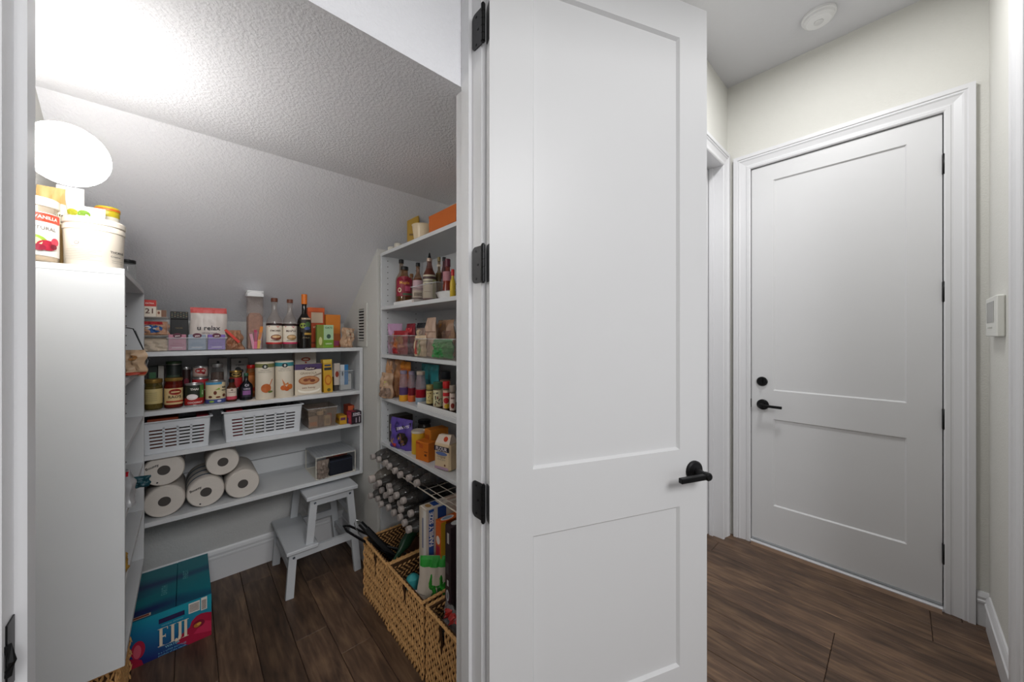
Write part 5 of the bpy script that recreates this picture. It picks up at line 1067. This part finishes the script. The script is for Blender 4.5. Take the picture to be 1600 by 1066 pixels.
x_ = .835; y, w_, h = rt(z, 645, 664, 666, x_)
t = thing('oat_canister', 'yellow cardboard canister with a white lid', 'canister', (x_+.02, PY(654, x_+.02), z)); 
m = MB(); m.lathe([(.033, 0), (.034, .002), (.034, .108), (.033, .110)], 28); m.build('canister_body', mat('d2a628', .45, 0, .04), t)
m = MB(); m.lathe([(.0355, .103), (.0358, .110), (.034, .113), (.031, .111), (0, .111)], 28); m.build('lid', mat('d0c4b4', .4), t)
y, w_, h = rt(z, 649.5, 668, 676, .808)
carton('baking_soda_box', 'small orange baking box in front of the yellow canister', (.81, y, z), w_*.78, .05, .088, 'd0701c', front=[('t', 'ARM', -.3, .9, .3, 'a82c1c'), ('r', .2, .5, .45, .54, '5a2a14'), ('e', .3, .35, .1, .06, '6a3418'), ('r', -.2, .68, .1, .9, 'c05a18')], left=[('r', -.45, .55, -.05, .95, 'b8361c'), ('r', -.4, .1, .4, .2, 'd8a030')], rz=-pi/2+.2)
carton('tall_orange_box', 'taller orange box behind the flour bags', (.87, PY(668, .87), z), .06, .10, .125, 'cc7a24', front=[('r', -.4, .5, .3, .8, 'b85a1c'), ('e', -.1, .35, .15, .1, '6a3418')], rz=-pi/2)
def flour(la, X, y, cl, seed, w2=.095, top='e0cdbc'):
    t = thing('flour_bag', la, 'bag', (X, y, z), -pi/2+.25, 'paper flour bags on the oats shelf')
    f = bag_surface(w2, .118, .07, seed, crush=.003); m = MB(); hh = .118
    m.cbox(-w2/2, w2/2, 0, .06, 0, hh, .008); m.build('paper_block', mat(cl, .6, 0, .05), t)
    m = MB(); m.add([(-w2/2+.006, .004, hh-.002), (w2/2-.006, .004, hh-.002), (w2/2-.006, .056, hh-.002), (-w2/2+.006, .056, hh-.002), (-w2/2+.01, .022, hh+.028), (w2/2-.01, .020, hh+.034), (w2/2-.01, .038, hh+.034), (-w2/2+.01, .040, hh+.028)], [(0, 1, 5, 4), (1, 2, 6, 5), (2, 3, 7, 6), (3, 0, 4, 7), (4, 5, 6, 7)]); m.build('folded_top', mat(top, .55, 0, .05), t)
    build_print([('r', -.46, .70, .46, .88, '2a2430'), ('t', 'FLOUR', .0, .79, .7, 'd8ccd0', {'bold': .03}), ('e', 0, .62, .36, .07, '5c6ea0'), ('t', 'Original', 0, .50, .5, '9a8a78'), ('t', 'whole grain', 0, .40, .5, 'a89680'), ('r', -.42, .05, .42, .14, 'b090a8'), ('e', .22, .22, .05, .04, '6a3c20')], w2, hh, flat(0), t, 'front_print', 1)
    build_print([('e', .15, .5, .13, .3, 'c8401c')], w2, .034, lambda u, v, l: (u, .004+v*.48-l, hh+v), t, 'top_print', 1)
flour('cream flour bag with a folded top and red dot, left of the pair', .815, PY(690, .815), 'd8c09c', 5)
flour('cream flour bag cut by the jamb, right of the pair', .82, 1.135, 'd0b890', 6)
jar('storage_jar', 'dark glass storage jar at the back of the oats shelf', (.95, PY(663, .95), z), .035, .13, clear('6a6460', .4), mat('4a4038', .7), DARK, neck=.85)

# rack and water bottles
t = thing('wire_rack', 'white two-tier wire rack hung under the oats shelf', 'rack', (.752, 1.10, RS[5]+.0004)); m = MB(); zr = .198; RW, RD = .27, .79; mw = mat('cfc6b8', .35, .1, .02)
MB().tube([(0, 0, zr), (RW, 0, zr), (RW, RD, zr), (0, RD, zr), (0, 0, zr)], .0028, 6).build('rack_frame', mw, t)
for k in range(12): MB().tube([(.001, .02+k*.0675, zr), (RW-.001, .02+k*.0675, zr)], .0016, 5).build('rack_wire', mw, t)
for k in range(5): MB().tube([(.03+k*.052, .001, zr-.002), (.03+k*.052, RD-.001, zr-.002)], .0016, 5).build('rack_wire', mw, t)
for x in (.05, RW-.005):
    for y in (.005, RD-.005): MB().tube([(x, y, zr), (x, y, RS[4]-.0185-RS[5]-.0004)], .0028, 6).build('rack_leg', mw, t)
GW = 'water bottles lying in the wire rack'
def wbottle():
    t = thing('water_bottle', '', 'bottle', (0, 0, 0), 0, GW)
    r = .0295; L_ = .215; body = [(r*.7, 0), (r, .006), (r*.97, .012), (r, .02), (r, .05), (r*.96, .055), (r, .06), (r*.96, .066), (r, .072), (r, .13), (r*.96, .135), (r, .14), (r*.95, .16), (r*.7, .183), (.0125, .195), (.0125, .200)]
    M_ = RY(radians(-90))
    MB().lathe(body, 18, M_).build('clear_body', clear('5c5855', .5), t)
    MB().lathe([(r*1.01, .075), (r*1.015, .076), (r*1.015, .125), (r*1.01, .126)], 18, M_).build('paper_label', mat('34373d', .4, 0, .2), t)
    MB().lathe([(.0142, .197), (.0152, .199), (.0152, .213), (.0135, .216), (0, .216)], 16, M_).build('cap', mat('a39a95', .45, 0, .03), t)
    return t
wb = wbottle(); first = [True]
def putb(x, y, zz, la):
    rz = R.uniform(-.03, .03)
    if first[0]: wb.location = (x, y, zz); wb['label'] = la; first[0] = False
    else: copy_thing(wb, (x, y, zz), rz, la)
zb = RS[5]+.0305
ordn = ['farthest', 'second farthest', 'third from the far end', 'fourth from the far end', 'fifth from the far end', 'sixth from the far end', 'seventh from the far end', 'eighth from the far end', 'ninth from the far end']
for i in range(8): putb(.935+R.uniform(-.01, .01), 1.865-i*.0655, RS[5]+zr+.0335, 'clear water bottle in the top row on the wire rack, '+ordn[i])
for i in range(8): putb(.925+R.uniform(-.014, .014), 1.865-i*.063, zb, 'clear water bottle in the lowest row under the rack, '+ordn[i])
for i in range(7): putb(.930+R.uniform(-.014, .014), 1.8335-(i)*.063-.0, zb+.0525, 'clear water bottle in the second row up, '+ordn[i])
for i in range(5): putb(.920+R.uniform(-.012, .012), 1.865-(i+2.5)*.063+.03, zb+.105, 'clear water bottle in the third row up, '+ordn[i])
t = thing('large_water_bottle', 'biggest round-shouldered water bottle jutting out at the far end of the rack', 'bottle', (.96, 1.79, zb+.120)); M_ = RY(radians(-91)); r = .043
MB().lathe([(r*.8, 0), (r, .01), (r, .17), (r*.93, .21), (r*.7, .24), (.017, .258), (.016, .265)], 24, M_).build('clear_body', clear('8a8278', .6), t)
MB().lathe([(.0185, .262), (.0195, .264), (.0195, .284), (.017, .287), (0, .287)], 18, M_).build('cap', mat('b5aaa4', .45), t)

# ---- in the woven baskets
zf = .0125
t = thing('folded_umbrella', 'black folded umbrella with a wire ring, leaning out of the far basket', 'umbrella', (0, 0, 0))
A = Vector((.655, 1.862, .392)); B = Vector((.865, 1.66, .10)); D = (B-A)
MB().tube([A+D*s_ for s_ in (.10, .2, .45, .75, .98)], .017, 10).build('folded_canopy', mat('131315', .45, 0, .3, 60, .6), t)
MB().tube([A, A+D*.03, A+D*.10], .014, 12).build('handle', DARK, t)
MB().tube([A+Vector((.012, 0, -.01)), A+Vector((-.002, .006, .012)), A+Vector((-.018, .014, .018)), A+Vector((-.024, .018, .0)), A+Vector((-.016, .012, -.03)), A+Vector((-.004, .004, -.05))], .0018, 6).build('ring', mat('9a9a9a', .2, .9), t)
t = thing('grill_tongs', 'black looped metal tongs sticking out of the far basket over the stool', 'tongs', (0, 0, 0))
A = Vector((.612, 1.985, .345)); B = Vector((.80, 1.70, .235)); n_ = Vector((.010, .010, .006))
MB().tube([A+(B-A)*.98+n_, A+(B-A)*.5+n_*1.4, A+(B-A)*.08+n_, A, A+(B-A)*.08-n_, A+(B-A)*.5-n_*1.4, A+(B-A)*.98-n_], .0058, 8).build('tong_loop', mat('121214', .25, .4, .2), t)
MB().tube([B+Vector((-.07, .10, .045)), B+Vector((.0, .02, .03)), B+Vector((.03, -.03, .0)), B+Vector((.07, -.07, -.03))], .004, 8).build('steel_arm', mat('8f949a', .2, .9), t)
MB().tube([A+(B-A)*.45, A+(B-A)*.62], .018, 10).build('grip', DARK, t)
t = thing('green_glass_bottle', 'dark green glass bottle lying in the far basket', 'bottle', (.745, 1.655, .205)); t.rotation_euler = (radians(0), radians(55), radians(10))
MB().lathe([(.011, 0), (.012, .04), (.014, .06), (.028, .10), (.028, .20), (.0, .2)], 18).build('bottle_body', mat('1f3d2a', .15), t)
t.rotation_euler = (0, radians(62), radians(25)); t.location = (.725, 1.635, .262)
carton('brown_paper_box', 'plain brown cardboard box in the far basket', (.880, 1.625, zf), .10, .14, .25, '6b4228', front=[('r', -.02, 0, .02, 1, '7e5234')])
carton('support_box', 'dark brown carton deep inside the far basket', (.79, 1.66, zf), .07, .17, .12, '33281f')
carton('cardboard_filler', 'brown carton deep inside the middle basket', (.870, 1.280, zf), .17, .14, .19, '6a4a32')
zz = zf+.1905
carton('cereal_family_box', 'white and blue cereal box reading family size, upright in the middle basket', (.835, 1.331, zz), .20, .055, ZX(667, 798, .735)-zz, 'd6ccc0',
       front=[('r', -.44, .0, -.32, .985, '2c5aa8'), ('t', 'FAMILY SIZE', -.38, .79, .34, 'eef0f4', {'rot': 90, 'bold': .04}), ('r', -.23, .72, -.02, .985, '24488c'), ('t', 'MINI', -.12, .86, .14, 'c8d4ea'), ('r', -.20, .1, .4, .6, 'b89a80')],
       left=[('r', .1, .02, .5, .98, 'e4e0da'), ('r', -.05, .6, .1, .9, '4a5a86'), ('e', .1, .35, .14, .03, 'b08a4c'), ('r', -.5, 0, -.2, 1, 'cabca8')], topp=[('e', -.38, .5, .06, .3, 'a8824c'), ('r', -.30, .15, -.16, .85, '24488c'), ('t', 'SIZE', -.08, .5, .12, '3a3a44', {'rot': 0}), ('r', .05, .2, .4, .8, 'c8a898')])
carton('orange_cereal_box', 'orange box with a yellow edge, upright in the middle basket', (.8756, 1.282, zz-.02), .20, .042, ZX(681, 812, .776)-zz+.02, 'd0601e',
       front=[('r', -.5, 0, -.38, 1, 'd8a82c'), ('t', 'FAMILY', -.44, .4, .3, '8a4a1c', {'rot': 90}), ('r', -.38, .0, .5, 1, '9a4a1c')],
       left=[('e', .0, .80, .34, .045, 'ece0d4'), ('r', -.3, .62, .3, .74, 'a8283c'), ('r', -.15, .25, .2, .34, 'e8c8b0'), ('r', -.3, .08, .3, .2, 'b0a8a0')], topp=[('e', -.28, .5, .16, .36, 'e4dcd4'), ('e', -.28, .5, .12, .25, '8aa0b4')])
carton('support_carton', 'brown carton deep inside the nearest basket', (.86, 1.12, zf), .16, .10, .20, '5a4030')
carton('dark_snack_box', 'dark maroon and black box upright in the nearest basket', (.865, 1.192, zf+.2008), .20, .040, ZX(694, 818, .765)-zf-.2008, '33262a',
       left=[('r', -.5, .0, .5, .28, '3c1a26'), ('r', -.1, .82, .25, .93, 'b8b4b0'), ('r', -.3, .5, .2, .62, '4a4448'), ('r', -.1, .38, .2, .44, 'c8c4c0'), ('e', .0, .28, .28, .06, 'c8c8cc'), ('e', .0, .28, .18, .035, '8a8a90')], topp=[('e', -.3, .5, .12, .4, 'b8b8b8')])
bag('green_white_bag', 'white and green snack bag slumped in the middle basket', (.735, 1.318, .142), .115, .30, .04, 'c8bcae', [('p', [(.0, .0), (.5, .0), (.5, .62), (.12, .62), (-.1, .4)], '2f8f34'), ('r', -.5, .86, .5, 1.0, '2f9a38'), ('t', 'CHIPS', .2, .42, .35, 'c8e0c0', {'rot': -20}), ('t', 'simply', .2, .54, .3, 'c8e0c0', {'rot': -20}), ('r', -.44, .3, -.14, .31, 'a09484'), ('r', -.44, .5, -.2, .51, 'a09484')], 71, rz=-.6, ry=.10, crush=.003)
bag('green_crinkled_bag', 'crinkled bright green bag at the front of the middle basket', (.772, 1.290, .142), .105, .24, .035, '2f9232', [('e', .1, .4, .15, .12, '7ab85a'), ('e', -.1, .7, .15, .08, '1e5a22')], 72, rz=-.5, crush=.010, rough=.25)
carton('inner_support', 'low brown carton under the snack bags of the middle basket', (.735, 1.275, zf), .085, .09, .129, '5a4230')
t = thing('teal_stuffed_pouch', 'rounded teal pouch with a small round mark, in the middle basket', 'pouch', (.723, 1.425, .248)); m = MB(); m.lathe([(.012, .0), (.026, .012), (.031, .035), (.026, .056), (.012, .068), (0, .07)], 20); m.build('pouch_body', mat('3a9a9c', .5, 0, .06), t)
build_print([('e', 0, 0, .35, .35, 'e8e8e8'), ('e', 0, 0, .24, .24, '16181a'), ('e', 0, 0, .12, .12, 'd8d8d8')], .02, .02, lambda u, v, l: (-.0305-l, -.012-u, .032+v), t)
bag('white_pouch', 'white and lilac soft pouch below the teal one', (.735, 1.372, .2025), .10, .07, .04, 'cfc4c8', [('r', .1, 0, .25, 1, '6a7aa8')], 73, rz=-.6, crush=.005)
carton('pouch_support', 'flat brown carton under the teal pouch', (.735, 1.368, zf), .09, .19, .189, '4a3626')
carton('cork_block', 'small tan block under the teal pouch', (.723, 1.40, .2020), .05, .05, .045, '8a6a48')
bag('clear_wrap_bag', 'clear plastic bag with a red tab in the nearest basket', (.76, 1.165, .17), .10, .13, .06, 'a8a0a0', [('r', -.3, .75, .4, .95, 'b82a24')], 74, rz=-pi/2, crush=.01, m_=clear('c8c0c0', .5))
